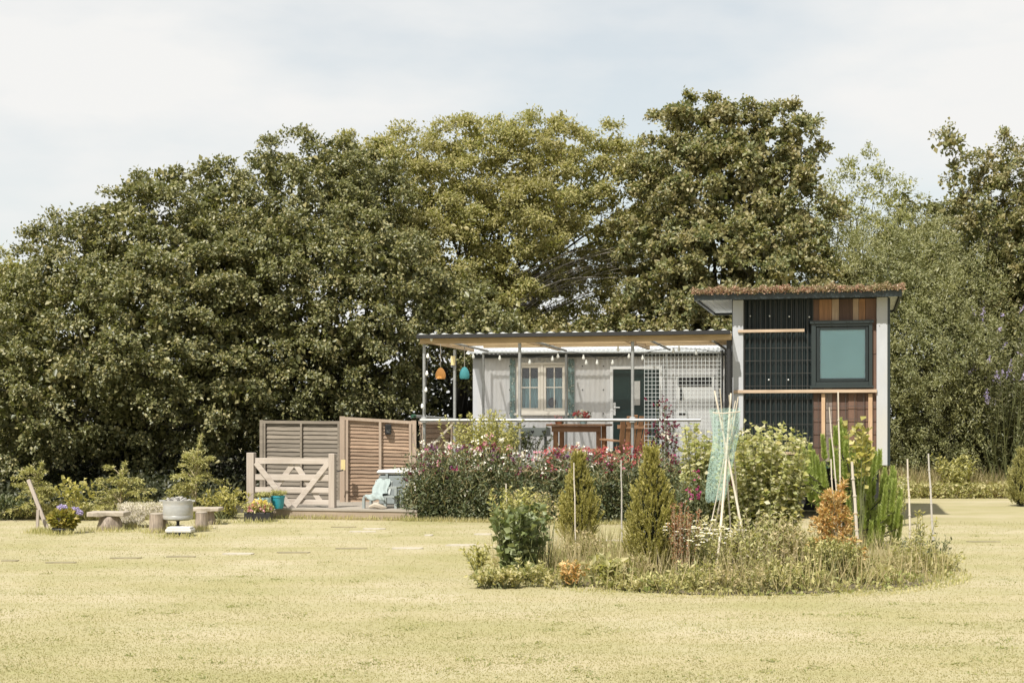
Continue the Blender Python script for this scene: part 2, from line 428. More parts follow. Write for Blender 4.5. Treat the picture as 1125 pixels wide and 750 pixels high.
def blossoms(rng, name, C, size, petals, mat, parent, flat=0.0):
    """each flower = a few petals round a point"""
    n = len(C)*petals; ci = np.repeat(np.arange(len(C)), petals)
    D = nrm(rng.normal(size=(n, 3))*[1, 1, 1-flat]); D[:, 1] -= .2
    N = rng.normal(size=(n, 3))*(1-flat)+np.array([0, -.5, .6])
    s = rng.uniform(.7, 1.25, n)*size
    return leaf_mesh(name, C[ci]+rng.normal(size=(n, 3))*size*.15, D, N, s, s*.85, mat, parent)

def bush(name, label, cat, x, y, n, h, spread, m, L, Wd, mat, seed, droop=.15, base_r=.08, t0=.15, stem=None, stem_r=.006, hv=.35,
         side=.8, along=.5, upn=.5, group=None, root=None, part='foliage', ls=(.6, 1.0), power=.8, z0=0.0, scale=(1, 1)):
    rng = np.random.default_rng(seed)
    if root is None: root = thing(name, label, cat, (x, y, z0), 0, group)
    b = disk(rng, n, base_r)*[scale[0], scale[1], 1]; dr = cone_dirs(rng, n, spread)*[scale[0], scale[1], 1]
    P, T = arcs(rng, n, b, dr, h*rng.uniform(1-hv, 1.05, n), droop)
    Q, Tq, u, ai = on_arcs(rng, P, T, m, t0, power)
    D = Tq*along+perp(rng, Tq)*side; N = rng.normal(size=D.shape)*.45+[0, -.15, upn]
    s = rng.uniform(*ls, len(Q))
    leaf_mesh(part, Q, D, N, L*s, Wd*s, mat, root)
    stems('stems' if part == 'foliage' else part+'_stems', P, stem_r, stem or M['stem'], root)
    return root, P

def bloom_parts(rng, centres, spread, size, petals, mat, parent, name='flower_cluster', each=3, cap=100):
    """one child per cluster of blooms; whatever exceeds the cap goes into one stuff part"""
    for i, c in enumerate(centres[:cap]):
        blossoms(rng, name, np.array(c)[None]+rng.normal(size=(each, 3))*spread, size, petals, mat, parent)
    rest = centres[cap:]
    if len(rest):
        c2 = np.repeat(np.array(rest), each, 0); setp(blossoms(rng, name+'s', c2+rng.normal(size=c2.shape)*spread, size, petals, mat, parent), kind='stuff')
M['stem'] = rough_mat('green_stem', (.12, .13, .05), .7, .3, 12)
M['stem_dry'] = rough_mat('dry_stem', (.34, .28, .17), .8, .3, 12)
# tree leaves
M['lf_dark'] = leaf_mat('dark_oak_leaves', [(.062, .072, .028), (.125, .128, .050), (.20, .19, .078), (.33, .285, .13)], .28, .5, patch=(.9, (.17, .175, .065), .5))
M['lf_mid'] = leaf_mat('olive_leaves', [(.16, .17, .060), (.26, .255, .09), (.36, .325, .13), (.46, .40, .19)], .40, .4, patch=(.8, (.27, .235, .10), .6))
M['lf_syc'] = leaf_mat('sycamore_leaves', [(.090, .108, .042), (.15, .165, .064), (.22, .215, .088), (.30, .255, .115)], .3, .5, patch=(2.2, (.26, .195, .09), .45))
M['lf_ash'] = leaf_mat('ash_leaves', [(.17, .18, .06), (.25, .25, .085), (.33, .315, .12)], .35, .4)
M['lf_willow'] = leaf_mat('willow_leaves', [(.14, .155, .065), (.21, .215, .09), (.29, .28, .13), (.10, .115, .045)], .3, .5, patch=(.8, (.26, .245, .10), .5))
M['lf_shaded'] = leaf_mat('shaded_hedge_leaves', [(.022, .028, .012), (.04, .045, .018), (.06, .058, .024)], .2, .4)  # near-black: shade from the trees is put into the leaf colour
M['lf_buddl'] = leaf_mat('buddleia_leaves', [(.09, .10, .045), (.13, .13, .06), (.17, .16, .08)], .25, .4)
M['lf_cypress'] = leaf_mat('cypress_sprays', [(.22, .225, .08), (.32, .31, .115), (.42, .39, .16), (.52, .46, .22)], .25, .3)
M['lf_gold'] = leaf_mat('golden_sprays', [(.22, .21, .06), (.33, .30, .095), (.44, .39, .14), (.56, .49, .21)], .38, .3)
M['lf_pine'] = leaf_mat('pine_needles', [(.26, .32, .09), (.36, .42, .13), (.48, .52, .19)], .42, .3)
M['lf_pea'] = leaf_mat('pea_leaves', [(.045, .065, .030), (.08, .10, .045), (.13, .145, .075), (.22, .22, .13)], .25, .4)
M['lf_pale'] = leaf_mat('pale_bean_leaves', [(.32, .33, .14), (.44, .43, .21), (.55, .51, .32), (.62, .56, .40), (.28, .30, .10), (.46, .40, .15)], .45, .4)
M['lf_yellow'] = leaf_mat('yellow_leaves', [(.32, .30, .10), (.44, .40, .15), (.42, .40, .20)], .35, .3)
M['lf_blue'] = leaf_mat('blue_green_leaves', [(.11, .14, .055), (.18, .21, .09), (.30, .32, .17)], .28, .4)
M['lf_orange'] = leaf_mat('orange_sprays', [(.46, .23, .08), (.56, .34, .13), (.62, .46, .22), (.50, .40, .18)], .25, .3)
M['lf_rust'] = leaf_mat('rusty_seedheads', [(.20, .085, .04), (.30, .14, .07), (.36, .20, .11)], .2, .3)
M['lf_weed'] = leaf_mat('weed_leaves', [(.21, .22, .08), (.32, .31, .12), (.44, .40, .19), (.56, .50, .29)], .42, .3, patch=(1.5, (.50, .43, .24), .65))
M['lf_dry'] = leaf_mat('dry_grass', [(.38, .30, .16), (.48, .40, .24), (.30, .26, .12), (.24, .24, .09)], .3, .2)
def fl_mat(n, *c): return leaf_mat(n, list(c), .25, .2)
M['f_maroon'] = fl_mat('maroon_petals', (.07, .012, .025), (.13, .02, .04), (.20, .035, .08))
M['f_magenta'] = fl_mat('magenta_petals', (.30, .035, .12), (.38, .07, .18), (.24, .03, .10))
M['f_purple'] = fl_mat('purple_petals', (.11, .04, .10), (.20, .07, .17))
M['f_red'] = fl_mat('red_petals', (.32, .05, .06), (.42, .10, .10), (.42, .16, .15))
M['f_white'] = fl_mat('white_petals', (.75, .70, .66), (.82, .78, .74))
M['f_pink'] = fl_mat('pink_petals', (.62, .20, .30), (.70, .32, .40), (.72, .45, .5))
M['f_lilac'] = fl_mat('lilac_petals', (.34, .28, .56), (.45, .38, .62), (.55, .48, .66))
M['f_yellow'] = fl_mat('yellow_petals', (.65, .50, .10), (.7, .58, .2))

# ground ---------------------------------------------------------------
t = NT('mown_grass')
v = t.obj(); n1 = t.noise(.55, 6, v); n2 = t.noise(5, 5, t.obj((.35, 1.5, 1))); n3 = t.noise(70, 3, v)
c = t.ramp(n1, [(.36, (.290, .262, .125)), (.5, (.335, .293, .168)), (.64, (.375, .328, .213))])
c = t.mix(t.ramp(n2, [(.48, (0, 0, 0)), (.68, (.5, .5, .5))]), c, (.255, .235, .105))
wv = t.n('ShaderNodeTexWave', wave_type='BANDS', bands_direction='Y'); wv.inputs['Scale'].default_value = .30; wv.inputs['Distortion'].default_value = 1.6; wv.inputs['Detail'].default_value = 3; wv.inputs['Detail Scale'].default_value = .6
t.l(t.obj((.12, 1, 1)), wv.inputs['Vector'])
c = t.mix(1.0, c, t.ramp(wv.outputs['Fac'], [(.3, (.96, .975, .93)), (.7, (1.03, 1.02, 1.03))]), 'MULTIPLY')
c = t.mix(1.0, c, t.ramp(n3, [(.3, (.94, .94, .92)), (.7, (1.05, 1.05, 1.03))]), 'MULTIPLY')
M['lawn'] = t.done(t.princ(c, .9, t.bump(n3, .5, .02)))
b = MB(); n = 60
xs = [-600, -200, -80]+[-40+80*i/n for i in range(n+1)]+[80, 200, 600]; ys = [-80, -20]+[0+50*i/40 for i in range(41)]+[80, 160, 700]
vs = [(x, y, 0) for y in ys for x in xs]; w = len(xs)
b.add(vs, [(j*w+i, j*w+i+1, (j+1)*w+i+1, (j+1)*w+i) for j in range(len(ys)-1) for i in range(w-1)])
setp(b.build('ground', M['lawn']), kind='structure')
# earth under the trees and round the hut
M['litter'] = rough_mat('leaf_litter', (.055, .045, .028), .95, .5, 14, bump=.7)
def patch(name, outline, z, mat, kind='structure'):
    b = MB(); b.add([(x, y, z) for x, y in outline], [tuple(range(len(outline)))]); return setp(b.build(name, mat), kind=kind)
patch('woodland_floor', [(-16, 22.2), (-8.1, 22.3), (-5.2, 23.0), (-4.6, 23.4), (-1.2, 23.0), (3.4, 22.3), (4.6, 25.5), (5.6, 29.3), (18, 29.6), (40, 32), (40, 60), (-40, 60), (-40, 24)], .004, M['litter'])

# lawn blades
M['blade'] = leaf_mat('grass_blades', [(.315, .283, .148), (.355, .313, .176), (.385, .342, .205), (.42, .37, .24)], .45, .1, patch=(.7, (.28, .252, .125), .7))
rng = np.random.default_rng(2); n = 330000
Y = 1/(1/7.2-rng.random(n)**1.0*(1/7.2-1/24.5)); k = rng.uniform(-.58, .58, n); X = k*Y
P = np.stack([X, Y, np.full(n, -.002)], 1)
bc = (W(786, 0, 14.5)[0], 14.5)
keep = (((X-bc[0])/2.35)**2+((Y-bc[1])/2.35)**2 > 1) & (Y < 21.4+.0*X)
P = P[keep]; n = len(P)
s = rng.uniform(.6, 1.3, n)*(.75+.25*P[:, 1]/12)
D = np.stack([rng.normal(size=n)*.6, rng.normal(size=n)*.6, np.full(n, .8)], 1)
o = leaf_mesh('lawn_grass', P, D, rng.normal(size=(n, 3))+[0, -.8, .8], .012*s, .0060*s, M['blade'], None, .1)
setp(o, kind='stuff'); 
M['lawn_weed'] = leaf_mat('lawn_weeds', [(.15, .17, .06), (.22, .23, .08), (.30, .28, .11)], .3, .2)
rng = np.random.default_rng(5); m = 260; Yc = 1/(1/7.5-rng.random(m)*(1/7.5-1/21)); Xc = rng.uniform(-.38, .38, m)*Yc; k = 26; ci = np.repeat(np.arange(m), k); n = m*k
rad = rng.uniform(.03, .12, m); P = np.stack([Xc[ci]+rng.normal(size=n)*rad[ci], Yc[ci]+rng.normal(size=n)*rad[ci], np.full(n, .0)], 1); P = P[((P[:, 0]-bc[0])/2.4)**2+((P[:, 1]-bc[1])/2.4)**2 > 1]; n = len(P)
setp(leaf_mesh('lawn_weeds', P, rng.normal(size=(n, 3))*[1, 1, .15]+[0, 0, .35], rng.normal(size=(n, 3))*.3+[0, -.2, 1], rng.uniform(.012, .03, n), .009, M['lawn_weed'], None), kind='stuff')
# longer grass where the mower misses: round stools, posts, pots, deck edge
spots = [(171, 586, .16), (220, 583, .14), (120, 585, .3), (66, 588, .2), (196, 592, .22), (282, 575, .35), (53, 586, .1), (41, 586, .08), (145, 580, .12), (178, 580, .12), (231, 576, .14)]
PP = []
for (px, py, rr_) in spots:
    Y_ = GY(py)+.12; x_ = W(px, 0, Y_)[0]; q = 260; PP.append(np.stack([x_+rng.normal(size=q)*rr_*.8, Y_+rng.normal(size=q)*.12, np.zeros(q)], 1))
q = 900; uu = rng.uniform(F.u(297, -1.0), F.u(458, -1.0), q); e_ = rng.normal(size=q)*.03; PP.append(np.stack([F.ox+uu*CA+(-1.02+e_)*SA, F.oy-uu*SA+(-1.02+e_)*CA, np.zeros(q)], 1))
q = 3000; uu = rng.uniform(F.u(445, -1.0), F.u(760, -1.0), q); e_ = rng.normal(size=q)*.08; PP.append(np.stack([F.ox+uu*CA+(-1.05+e_)*SA, F.oy-uu*SA+(-1.05+e_)*CA, np.zeros(q)], 1))
P = np.concatenate(PP); n = len(P); setp(leaf_mesh('long_grass', P, rng.normal(size=(n, 3))*[.4, .4, .1]+[0, 0, 1], rng.normal(size=(n, 3))+[0, -.8, .4], rng.uniform(.03, .11, n), .007, M['lf_weed'], None, .1), kind='stuff')
# rough edge grasses
rng = np.random.default_rng(12); n = 26000
x = rng.uniform(-11, 0, n); y = 22.1+.45*(rng.random(n)**2)-.25*rng.random(n)+.25*np.sin(x*1.3); P = np.stack([x, y, np.zeros(n)], 1)
P = P[(x < -4.4)]; n = len(P)
o = leaf_mesh('verge_grass', P, rng.normal(size=(n, 3))*[.5, .5, .2]+[0, 0, 1], rng.normal(size=(n, 3))+[0, -.8, .4], rng.uniform(.06, .22, n), .011, M['lf_weed'], None, .1)
setp(o, kind='stuff')

# stepping slabs: (x0,x1,y, pale?)
slabs = [(2, 20, 616, 0), (50, 85, 618, 0), (121, 155, 613, 0), (181, 216, 611.5, 0), (245, 280, 608.5, 1), (304, 341, 607, 0), (368, 403, 602.5, 0), (429, 466, 602.5, 1), (490, 524, 599, 1),
         (364, 392, 579, 0), (384, 413, 584, 1), (398, 424, 581, 1), (466, 476, 588, 1), (520, 541, 587, 1), (655, 690, 594, 1), (540, 560, 612, 0), (880, 898, 597, 1), (1062, 1100, 595, 0), (975, 990, 560, 1), (990, 1000, 597, 1)]
for i, (a, c, py, pale) in enumerate(slabs):
    Y = GY(py); x0, x1 = W(a, 0, Y)[0], W(c, 0, Y)[0]; d = .20 if pale else .13
    rr = random.Random(i); b = MB(); n = 12; top = []; cx, cy = (x0+x1)/2, Y
    for k in range(n):
        th = 2*math.pi*(k+.5)/n; q = 1+.16*(rr.random()-.5); sx = math.copysign(abs(math.cos(th))**.6, math.cos(th)); sy = math.copysign(abs(math.sin(th))**.6, math.sin(th))
        top.append((sx*(x1-x0)/2*q, sy*d/2*q))
    zt = .012 if pale else .009
    b.add([(u, v_, -.03) for u, v_ in top]+[(u*.98, v_*.95, zt) for u, v_ in top], [tuple(range(n, 2*n))]+[(k, (k+1) % n, n+(k+1) % n, n+k) for k in range(n)])
    o = b.build('stepping_stone', M['stone' if pale else 'stone_dark']); o.location = (cx, cy, 0)
    setp(o, 'flat %s stepping stone sunk in the mown lawn' % ('pale grey' if pale else 'dull brown'), 'stepping stone', ('pale' if pale else 'dull brown')+' stepping stones across the lawn')
# ================================================================= HUT (frame F, depth 3.0)
HD = 3.0; FZ = .62           # hut wall depth, veranda floor height
def fl(px, py, d): return F.l(px, py, d)
hut = fthing('shepherds_hut', 'pale grey corrugated hut with curved metal roof and dark green door behind the scaffold veranda', 'hut')
u0 = F.u(522, HD); u1 = 5.15; zt = F.z(600, 389, HD)
# boxed ribs: front wall built round the openings
wx0, wx1 = F.u(568, HD), F.u(624, HD); wz1, wz0 = F.z(596, 398, HD), F.z(596, 454, HD)
dx0, dx1 = F.u(670.5, HD), F.u(728, HD); dz1 = F.z(700, 402, HD); dz0 = FZ+.06
def wall_rect(b, x0, x1, z0, z1):
    b.corr((x0, HD, z0), (1, 0, 0), (0, 0, 1), x1-x0, z1-z0, .088, .006, (0, -1, 0), 6)
b = MB()
wall_rect(b, u0, wx0, dz0, zt); wall_rect(b, wx0, wx1, dz0, wz0); wall_rect(b, wx0, wx1, wz1, zt)
wall_rect(b, wx1, dx0, dz0, zt); wall_rect(b, dx0, dx1, dz1, zt); wall_rect(b, dx1, u1, dz0, zt)
b.box(u0, u0+.02, HD+.012, HD+2.3, dz0, zt); b.box(u1-.02, u1, HD+.012, HD+2.3, dz0, zt)
b.box(u0, u1, HD+2.28, HD+2.3, dz0, zt); b.box(u0, u1, HD+.012, HD+2.3, dz0-.12, dz0)
b.build('wall', M['hut_wall'], hut)
# curved roof
b = MB(); ey = HD-.16; ez = F.z(600, 388, HD-.16)
def rc(t):
    a = math.pi*(.16+.68*t); return Vector((u0-.12, HD+1.15-1.36*math.cos(a)/math.cos(math.pi*.16), ez+.5*(math.sin(a)-math.sin(math.pi*.16))))
pts = [rc(j/11) for j in range(12)]; nu = int((u1-u0+.2)/.076*6); vs = []
for j, p in enumerate(pts):
    q = (pts[min(j+1, 11)]-pts[max(j-1, 0)]).normalized(); N = Vector((0, -q.z, q.y))
    for i in range(nu+1):
        x = (u1-u0+.2)*i/nu; vs.append(p+Vector((x, 0, 0))+N*.011*math.sin(2*math.pi*x/.076))
b.add(vs, [(j*(nu+1)+i, j*(nu+1)+i+1, (j+1)*(nu+1)+i+1, (j+1)*(nu+1)+i) for j in range(11) for i in range(nu)], True)
b.build('roof', M['roof_metal'], hut)
b = MB()       # gable ends under the arch
for x in (u0, u1-.02):
    b = MB(); n = 12; vs = [(x+dx, p.y if 0 < j < 11 else (HD+.012 if j == 0 else HD+2.3), min(p.z-.02, 9) if 0 < j < 11 else zt) for dx in (0, .02) for j, p in enumerate(pts)]
    b.add(vs, [tuple(range(n)), tuple(range(2*n-1, n-1, -1))])
    b.build('gable', M['hut_wall'], hut)
b = MB(); b.box(u0-.03, u1, HD-.10, HD-.03, zt-.06, zt-.0); b.build('eave_shadow_strip', M['dark_paint'], hut)  # dark strip stands in for the shadow under the eave
b = MB(); b.box(u0-.035, F.u(530, HD), HD-.026, HD+.03, dz0-.1, zt-.01); b.box(u0-.03, u0-.003, HD+.032, HD+.1, dz0-.1, zt-.01)
b.build('corner_board', M['white_paint'], hut)
b = MB(); rb = random.Random(3)
for px in (532, 560, 640, 663): 
    for py in (402, 428, 454): b = MB(); b.ell((F.u(px, HD), HD-.012, F.z(px, py, HD)), (.012, .008, .012), 6, 4); b.build('bolt', M['black'], hut)
for (x) in (u0+.7, u1-.9):
    for y in (HD+.25, HD+2.05):
        w = MB(); w.lathe([(.05, -.05), (.30, -.05), (.34, -.03), (.34, .03), (.30, .05), (.05, .05)], n=28)
        Mx = Matrix.Translation((x, y, .34)) @ Matrix.Rotation(R(90), 4, 'X'); w.v = [tuple(Mx@Vector(p)) for p in w.v]
        wo = w.build('wheel', M['rubber'], hut)
        h = MB(); h.lathe([(.02, -.07), (.09, -.065), (.10, .065), (.02, .07)], n=16); h.v = [tuple(Mx@Vector(p)) for p in h.v]; h.build('hub', M['green_steel'], wo)
b = MB(); b.box(u0+.2, u1-.2, HD+.3, HD+.42, .46, dz0-.122); b.box(u0+.2, u1-.2, HD+1.9, HD+2.02, .46, dz0-.122); b.build('chassis', M['green_steel'], hut)
# window
def window(parent, x0, x1, z0, z1, y):
    b = MB(); w = .05; m = (x0+x1)/2
    b.box(x0, x0+w, y-.045, y+.03, z0, z1); b.box(x1-w, x1, y-.045, y+.03, z0, z1)
    b.box(x0+w, x1-w, y-.045, y+.03, z1-w, z1); b.box(x0+w, x1-w, y-.045, y+.03, z0, z0+w); b.box(m-.028, m+.028, y-.042, y+.03, z0+w, z1-w)
    b.box(x0-.03, x1+.03, y-.085, y-.046, z0-.035, z0+.005)
    f = b.build('window', M['white_cream'], parent, .004)
    for (a, c) in ((x0+w, m-.028), (m+.028, x1-w)):
        a += .003; c -= .003; s = MB(); q = .042; za, zc = z0+w+.003, z1-w-.003
        s.box(a, a+q, y-.035, y+.015, za, zc); s.box(c-q, c, y-.035, y+.015, za, zc)
        s.box(a+q, c-q, y-.035, y+.015, za, za+q); s.box(a+q, c-q, y-.035, y+.015, zc-q, zc)
        k = (a+c)/2; s.box(k-.009, k+.009, y-.03, y+.008, za+q, zc-q)
        kz = za+(zc-za)*.51
        s.box(a+q, k-.009, y-.029, y+.008, kz-.009, kz+.009); s.box(k+.009, c-q, y-.029, y+.008, kz-.009, kz+.009)
        o = s.build('casement', M['white_cream'], f, .003)
        g = MB(); g.box(a+q, c-q, y-.006, y-.002, za+q, zc-q); g.build('pane', M['glass'], f)
    return f
M['white_cream'] = rough_mat('cream_window_paint', (.70, .65, .58), .5, .08, 6, bump=.05)
wf = window(hut, wx0, wx1, wz0, wz1, HD)
b = MB(); n = 40    # pleated curtains inside, dark room above
for (a, c) in ((wx0+.06, (wx0+wx1)/2-.03), ((wx0+wx1)/2+.03, wx1-.06)):
    b.corr((a, HD+.10, wz0+.03), (1, 0, 0), (0, 0, 1), c-a, (wz1-wz0)*.66, .055, .012, (0, -1, 0), 8)
b.build('curtain', M['curtain_teal'], hut)
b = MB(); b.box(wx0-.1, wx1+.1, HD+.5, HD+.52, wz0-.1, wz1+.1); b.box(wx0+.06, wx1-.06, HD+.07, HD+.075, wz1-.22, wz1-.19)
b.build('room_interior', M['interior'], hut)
b = MB(); b.ell((F.u(606, HD), HD+.05, F.z(606, 442, HD)), (.075, .03, .09), 14, 8); b.build('ornament', M['black'], hut)
for (a, c) in ((560.5, 566.5), (624.5, 631.5)):
    b = MB(); b.corr((F.u(a, HD), HD-.03, F.z(a, 460, HD)), (1, 0, 0), (0, 0, 1), F.u(c, HD)-F.u(a, HD), F.z(a, 394, HD)-F.z(a, 460, HD), .05, .009, (0, -1, 0), 8)
    b.build('curtain_strip', M['pattern'], hut)
# door
b = MB(); w = .055
b.box(dx0, dx0+w, HD-.04, HD+.04, dz0, dz1); b.box(dx1-w, dx1, HD-.04, HD+.04, dz0, dz1); b.box(dx0+w, dx1-w, HD-.04, HD+.04, dz1-w, dz1)
b.build('door_frame', M['white_trim'], hut, .004)
b = MB(); b.box(dx0+w+.003, dx1-w-.003, HD-.02, HD+.03, dz0, dz1-w-.003); dr = b.build('door', M['door_green'], hut)
b = MB(); b.box(dx0+w+.003, F.u(697, HD)-.06, HD-.028, HD-.022, dz0+.05, dz1-w-.06); b.box(F.u(704, HD)+.05, dx1-w-.05, HD-.028, HD-.022, dz0+.05, dz1-w-.06); b.build('door_panel', M['door_green'], dr)
b = MB(); b.box(F.u(697, HD), F.u(703.5, HD), HD-.036, HD-.030, F.z(700, 445, HD), F.z(700, 418.5, HD)); b.build('notice', M['tub_lid'], dr)
b = MB(); hx = F.u(675.5, HD); b.box(hx-.02, hx+.02, HD-.034, HD-.0285, F.z(675, 456, HD), F.z(675, 442, HD)); b.tube([(hx, HD-.034, F.z(675, 447.5, HD)), (hx, HD-.075, F.z(675, 447.5, HD)), (hx+.10, HD-.075, F.z(675, 447.5, HD))], .011, 8)
b.build('handle', M['white_trim'], dr)
# pale side hatch with dark vent strip
hx0, hx1 = F.u(743, HD), F.u(785, HD); b = MB()
b.box(hx0, hx1, HD-.03, HD-.01, F.z(760, 505, HD), F.z(760, 412, HD)); ha = b.build('hatch', M['white_trim'], hut, .004)
b = MB(); b.box(hx0+.03, hx1-.05, HD-.045, HD-.033, F.z(760, 424, HD), F.z(760, 414.5, HD)); b.build('vent_strip', M['black'], ha)
b = MB(); b.box(hx0+.07, hx0+.10, HD-.05, HD-.033, F.z(760, 440, HD), F.z(760, 426, HD)); b.build('hatch_bolt', M['black'], ha)
b = MB(); b.box(hx0+.05, hx0+.16, HD-.042, HD-.033, F.z(760, 455.5, HD), F.z(760, 453.5, HD))
b.build('latch', M['black'], ha)

# ================================================================= VERANDA
ver = fthing('veranda', 'galvanised scaffold pole veranda with clear corrugated roof in front of the grey hut', 'veranda')
va, vb = F.u(462, 0), F.u(804, 0)
zb0, zb1 = F.z(640, 375.5, 0), F.z(640, 368.8, 0)
b = MB(); b.box(va, vb, -.04, .01, zb0, zb1); b.build('beam', M['pine_beam'], ver, .004)
b = MB(); b.box(va+.45, vb, 2.2, 2.26, F.z(640, 380.8, 2.2), F.z(640, 374, 2.2)); b.build('beam', M['pine_beam'], ver, .004)
b = MB(); b.box(va+.2, vb, 1.1, 1.16, F.z(640, 378.3, 1.1), F.z(640, 371.5, 1.1)); b.build('beam', M['pine_beam'], ver, .004)
for i in range(4):
    x = va+.12+(vb-va-.2)*i/3; b = MB(); b.box(x-.022, x+.022, .012, 2.75, zb1-.085, zb1-.005); b.build('rafter', M['pine_raft'], ver)
rz = F.z(640, 365.6, -.1)
b = MB(); b.corr((va-.02, -.12, rz+.012), (1, 0, 0), Vector((0, 1, 0.012)).normalized(), vb-va+.0, 2.95, .19, .018, (0, 0, 1), 10); b.build('roof_sheet', M['clear_roof'], ver)
b = MB(); b.box(va-.02, vb-.02, -.15, -.045, zb1-.012, rz+.008)
b.build('edge_trim', M['black'], ver)
b = MB()      # bright metal flashing bent over the ends of the waves
b.corr((va-.02, -.135, rz+.016), (1, 0, 0), (0, 1, 0), vb-va, .07, .19, .020, (0, 0, 1), 10); b.build('ridge_flashing', M['roof_metal'], ver)
r = .024
def post(px, d, zt_, zb_=0.0, rr=r, mat='galv', name='post'):
    x = F.u(px, d); b = MB(); b.tube([(x, d, zb_), (x, d, zt_)], rr, 10); return b.build(name, M[mat], ver)
for px in (466, 571, 695): post(px, 0.04, zb0-.002, rr=.025)
post(801, .04, zb0-.002, rr=.04, mat='black')
post(499.5, 1.75, 2.72, rr=.026)
for px in (531, 622, 732, 790): post(px, 2.72, F.z(px, 387, 2.72), rr=.021)
for px in (793.5, 797): post(px, .5, 2.6, rr=.012, mat='black')
zr = F.z(600, 461.2, 0)
b = MB(); b.tube([(F.u(461, -.03), -.03, F.z(461, 461.5, -.03)), (F.u(770, -.03), -.03, zr)], .024, 10); b.build('rail', M['galv'], ver)
b = MB(); b.tube([(F.u(461, .0)-.02, -.2, F.z(461, 457, 0)), (F.u(499, 1.75), 1.75, F.z(499, 460.5, 1.75))], .024, 10); b.build('rail', M['galv'], ver)
b = MB(); b.tube([(F.u(461, 0)-.045, -.24, F.z(461, 457, 0)+.001), (F.u(461, 0)-.018, -.19, F.z(461, 457, 0))], .03, 10); b.build('rail_end_cap', M['green_steel'], ver)
for (pa, pb_) in (((496, 376, .1), (536, 385.5, 2.6)), ((588, 375, .1), (622, 385, 2.6)), ((715, 374, .1), (736, 384, 2.6)), ((783, 374, .1), (798, 384, 2.6))):
    b = MB(); b.tube([fl(*pa), fl(*pb_)], .02, 8); b.build('cross_pole', M['galv'], ver)
b = MB(); b.tube([fl(531, 387.5, 2.7), fl(800, 387, 2.7)], .02, 8); b.build('cross_pole', M['galv'], ver)
for px in (466, 571, 695):      # couplers
    x = F.u(px, .0); b = MB(); b.box(x-.045, x+.045, -.045, .05, zr-.045, zr+.045); b.build('coupler', M['galv'], ver, .012)
b = MB(); b.bar(fl(499, 464, .2), fl(476, 488, .2), .05, .03); b.build('brace', M['bleached'], ver)
b = MB(); x = F.u(498.5, 1.7); b.box(x-.04, x+.03, 1.66, 1.7, F.z(498, 401, 1.7), F.z(498, 391, 1.7)); b.build('sign_plate', M['yellow'], ver)
# raised floor
b = MB(); n = 19
for i in range(n):
    y = .06+2.85*i/n; b.box(va+.0, vb-.05, y, y+.142, FZ-.03, FZ)
b.build('floor_boards', M['deck_wood'], ver)
b = MB(); b.box(va, vb-.05, .03, .055, .1, FZ-.0); b.build('floor_skirt', M['deck_face'], ver)
# mesh screen
b = MB(); mx0, mx1 = F.u(708, .1), F.u(792, .1); mz0, mz1 = F.z(750, 505, .1), F.z(750, 388, .1)
nx = int((mx1-mx0)/.058); nz = int((mz1-mz0)/.058)
for i in range(nx+1):
    x = mx0+(mx1-mx0)*i/nx; b.bar((x, .1, mz0), (x, .1, mz1), .005, .005)
for j in range(nz+1):
    z = mz0+(mz1-mz0)*j/nz; b.bar((mx0, .106, z), (mx1, .106, z), .005, .005)
b.build('mesh_panel', M['mesh_white'], ver)

# lampshades and bulbs
for (nm, px, py0, py1, pyt, d, mt, lb) in (('lampshade', 484, 404, 416, 376, .35, 'shade_orange', 'round orange woven lampshade hanging from the veranda roof'),
                                     ('lampshade', 510.3, 403, 416, 380, 1.2, 'shade_teal', 'round teal blue lampshade hanging from the veranda roof')):
    x, _, z0 = fl(px, py1, d); z1 = F.z(px, py0, d); zt2 = F.z(px, pyt, d); h = z1-z0; R0 = .082 if nm else 0
    wx, wy, _ = F.w(x, d); t_ = thing('hanging_lampshade', lb, 'lampshade', (wx, wy, z0), 0, 'lampshades hanging in the veranda')
    b = MB(); b.lathe([(.070, 0), (R0*.98, .02), (R0, h*.35), (R0*.88, h*.62), (R0*.55, h*.88), (.02, h)], n=20, jit=.03); b.build('shade', M[mt], t_)
    b = MB(); b.tube([(0, 0, h), (0, 0, zt2-z0)], .006, 5); b.build('cord', M['cane_grey'], t_)
sl = fthing('string_lights', 'string of small round white bulbs looped under the veranda roof', 'string lights')
pts = [(505, 386), (520, 390), (548, 392), (565, 391.5), (582, 395.5), (607, 392), (628, 388), (641, 391), (658, 396), (675, 396), (692, 389), (706, 391), (718, 387), (740, 384), (765, 385), (785, 388)]
b = MB(); b.tube([fl(px, py-2, 2.3) for px, py in pts], .005, 4); b.build('cable', M['wire'], sl)
for px, py in [(549, 393), (582, 397.5), (607, 394), (613, 391), (641, 392.5), (644, 398), (656, 398), (673, 398), (691, 391), (706, 393), (520, 391), (679, 383), (740, 385), (765, 387), (746, 383)]:
    x, y, z = fl(px, py, 2.3); b = MB(); b.lathe([(.012, .045), (.014, .02), (.024, .0), (.026, -.02), (.018, -.038), (.004, -.044)], (x, y, z), 10); b.build('bulb', M['bulb'], sl)
EXTRA_BULBS = [(474, 372), (470, 391), (468, 428), (503, 380), (506, 393)]
sl2 = fthing('string_lights', 'short string of white bulbs wound down the left corner pole of the veranda', 'string lights')
b = MB(); b.tube([fl(px, py-2, -.02) for px, py in EXTRA_BULBS[:3]+[(469, 445)]], .004, 4); b.build('cable', M['wire'], sl2)
for px, py in EXTRA_BULBS[:3]+[(469, 410), (464, 446)]:
    x, y, z = fl(px, py, -.05); b = MB(); b.lathe([(.012, .04), (.022, .0), (.024, -.018), (.016, -.034), (.004, -.04)], (x, y, z), 10); b.build('bulb', M['bulb'], sl2)

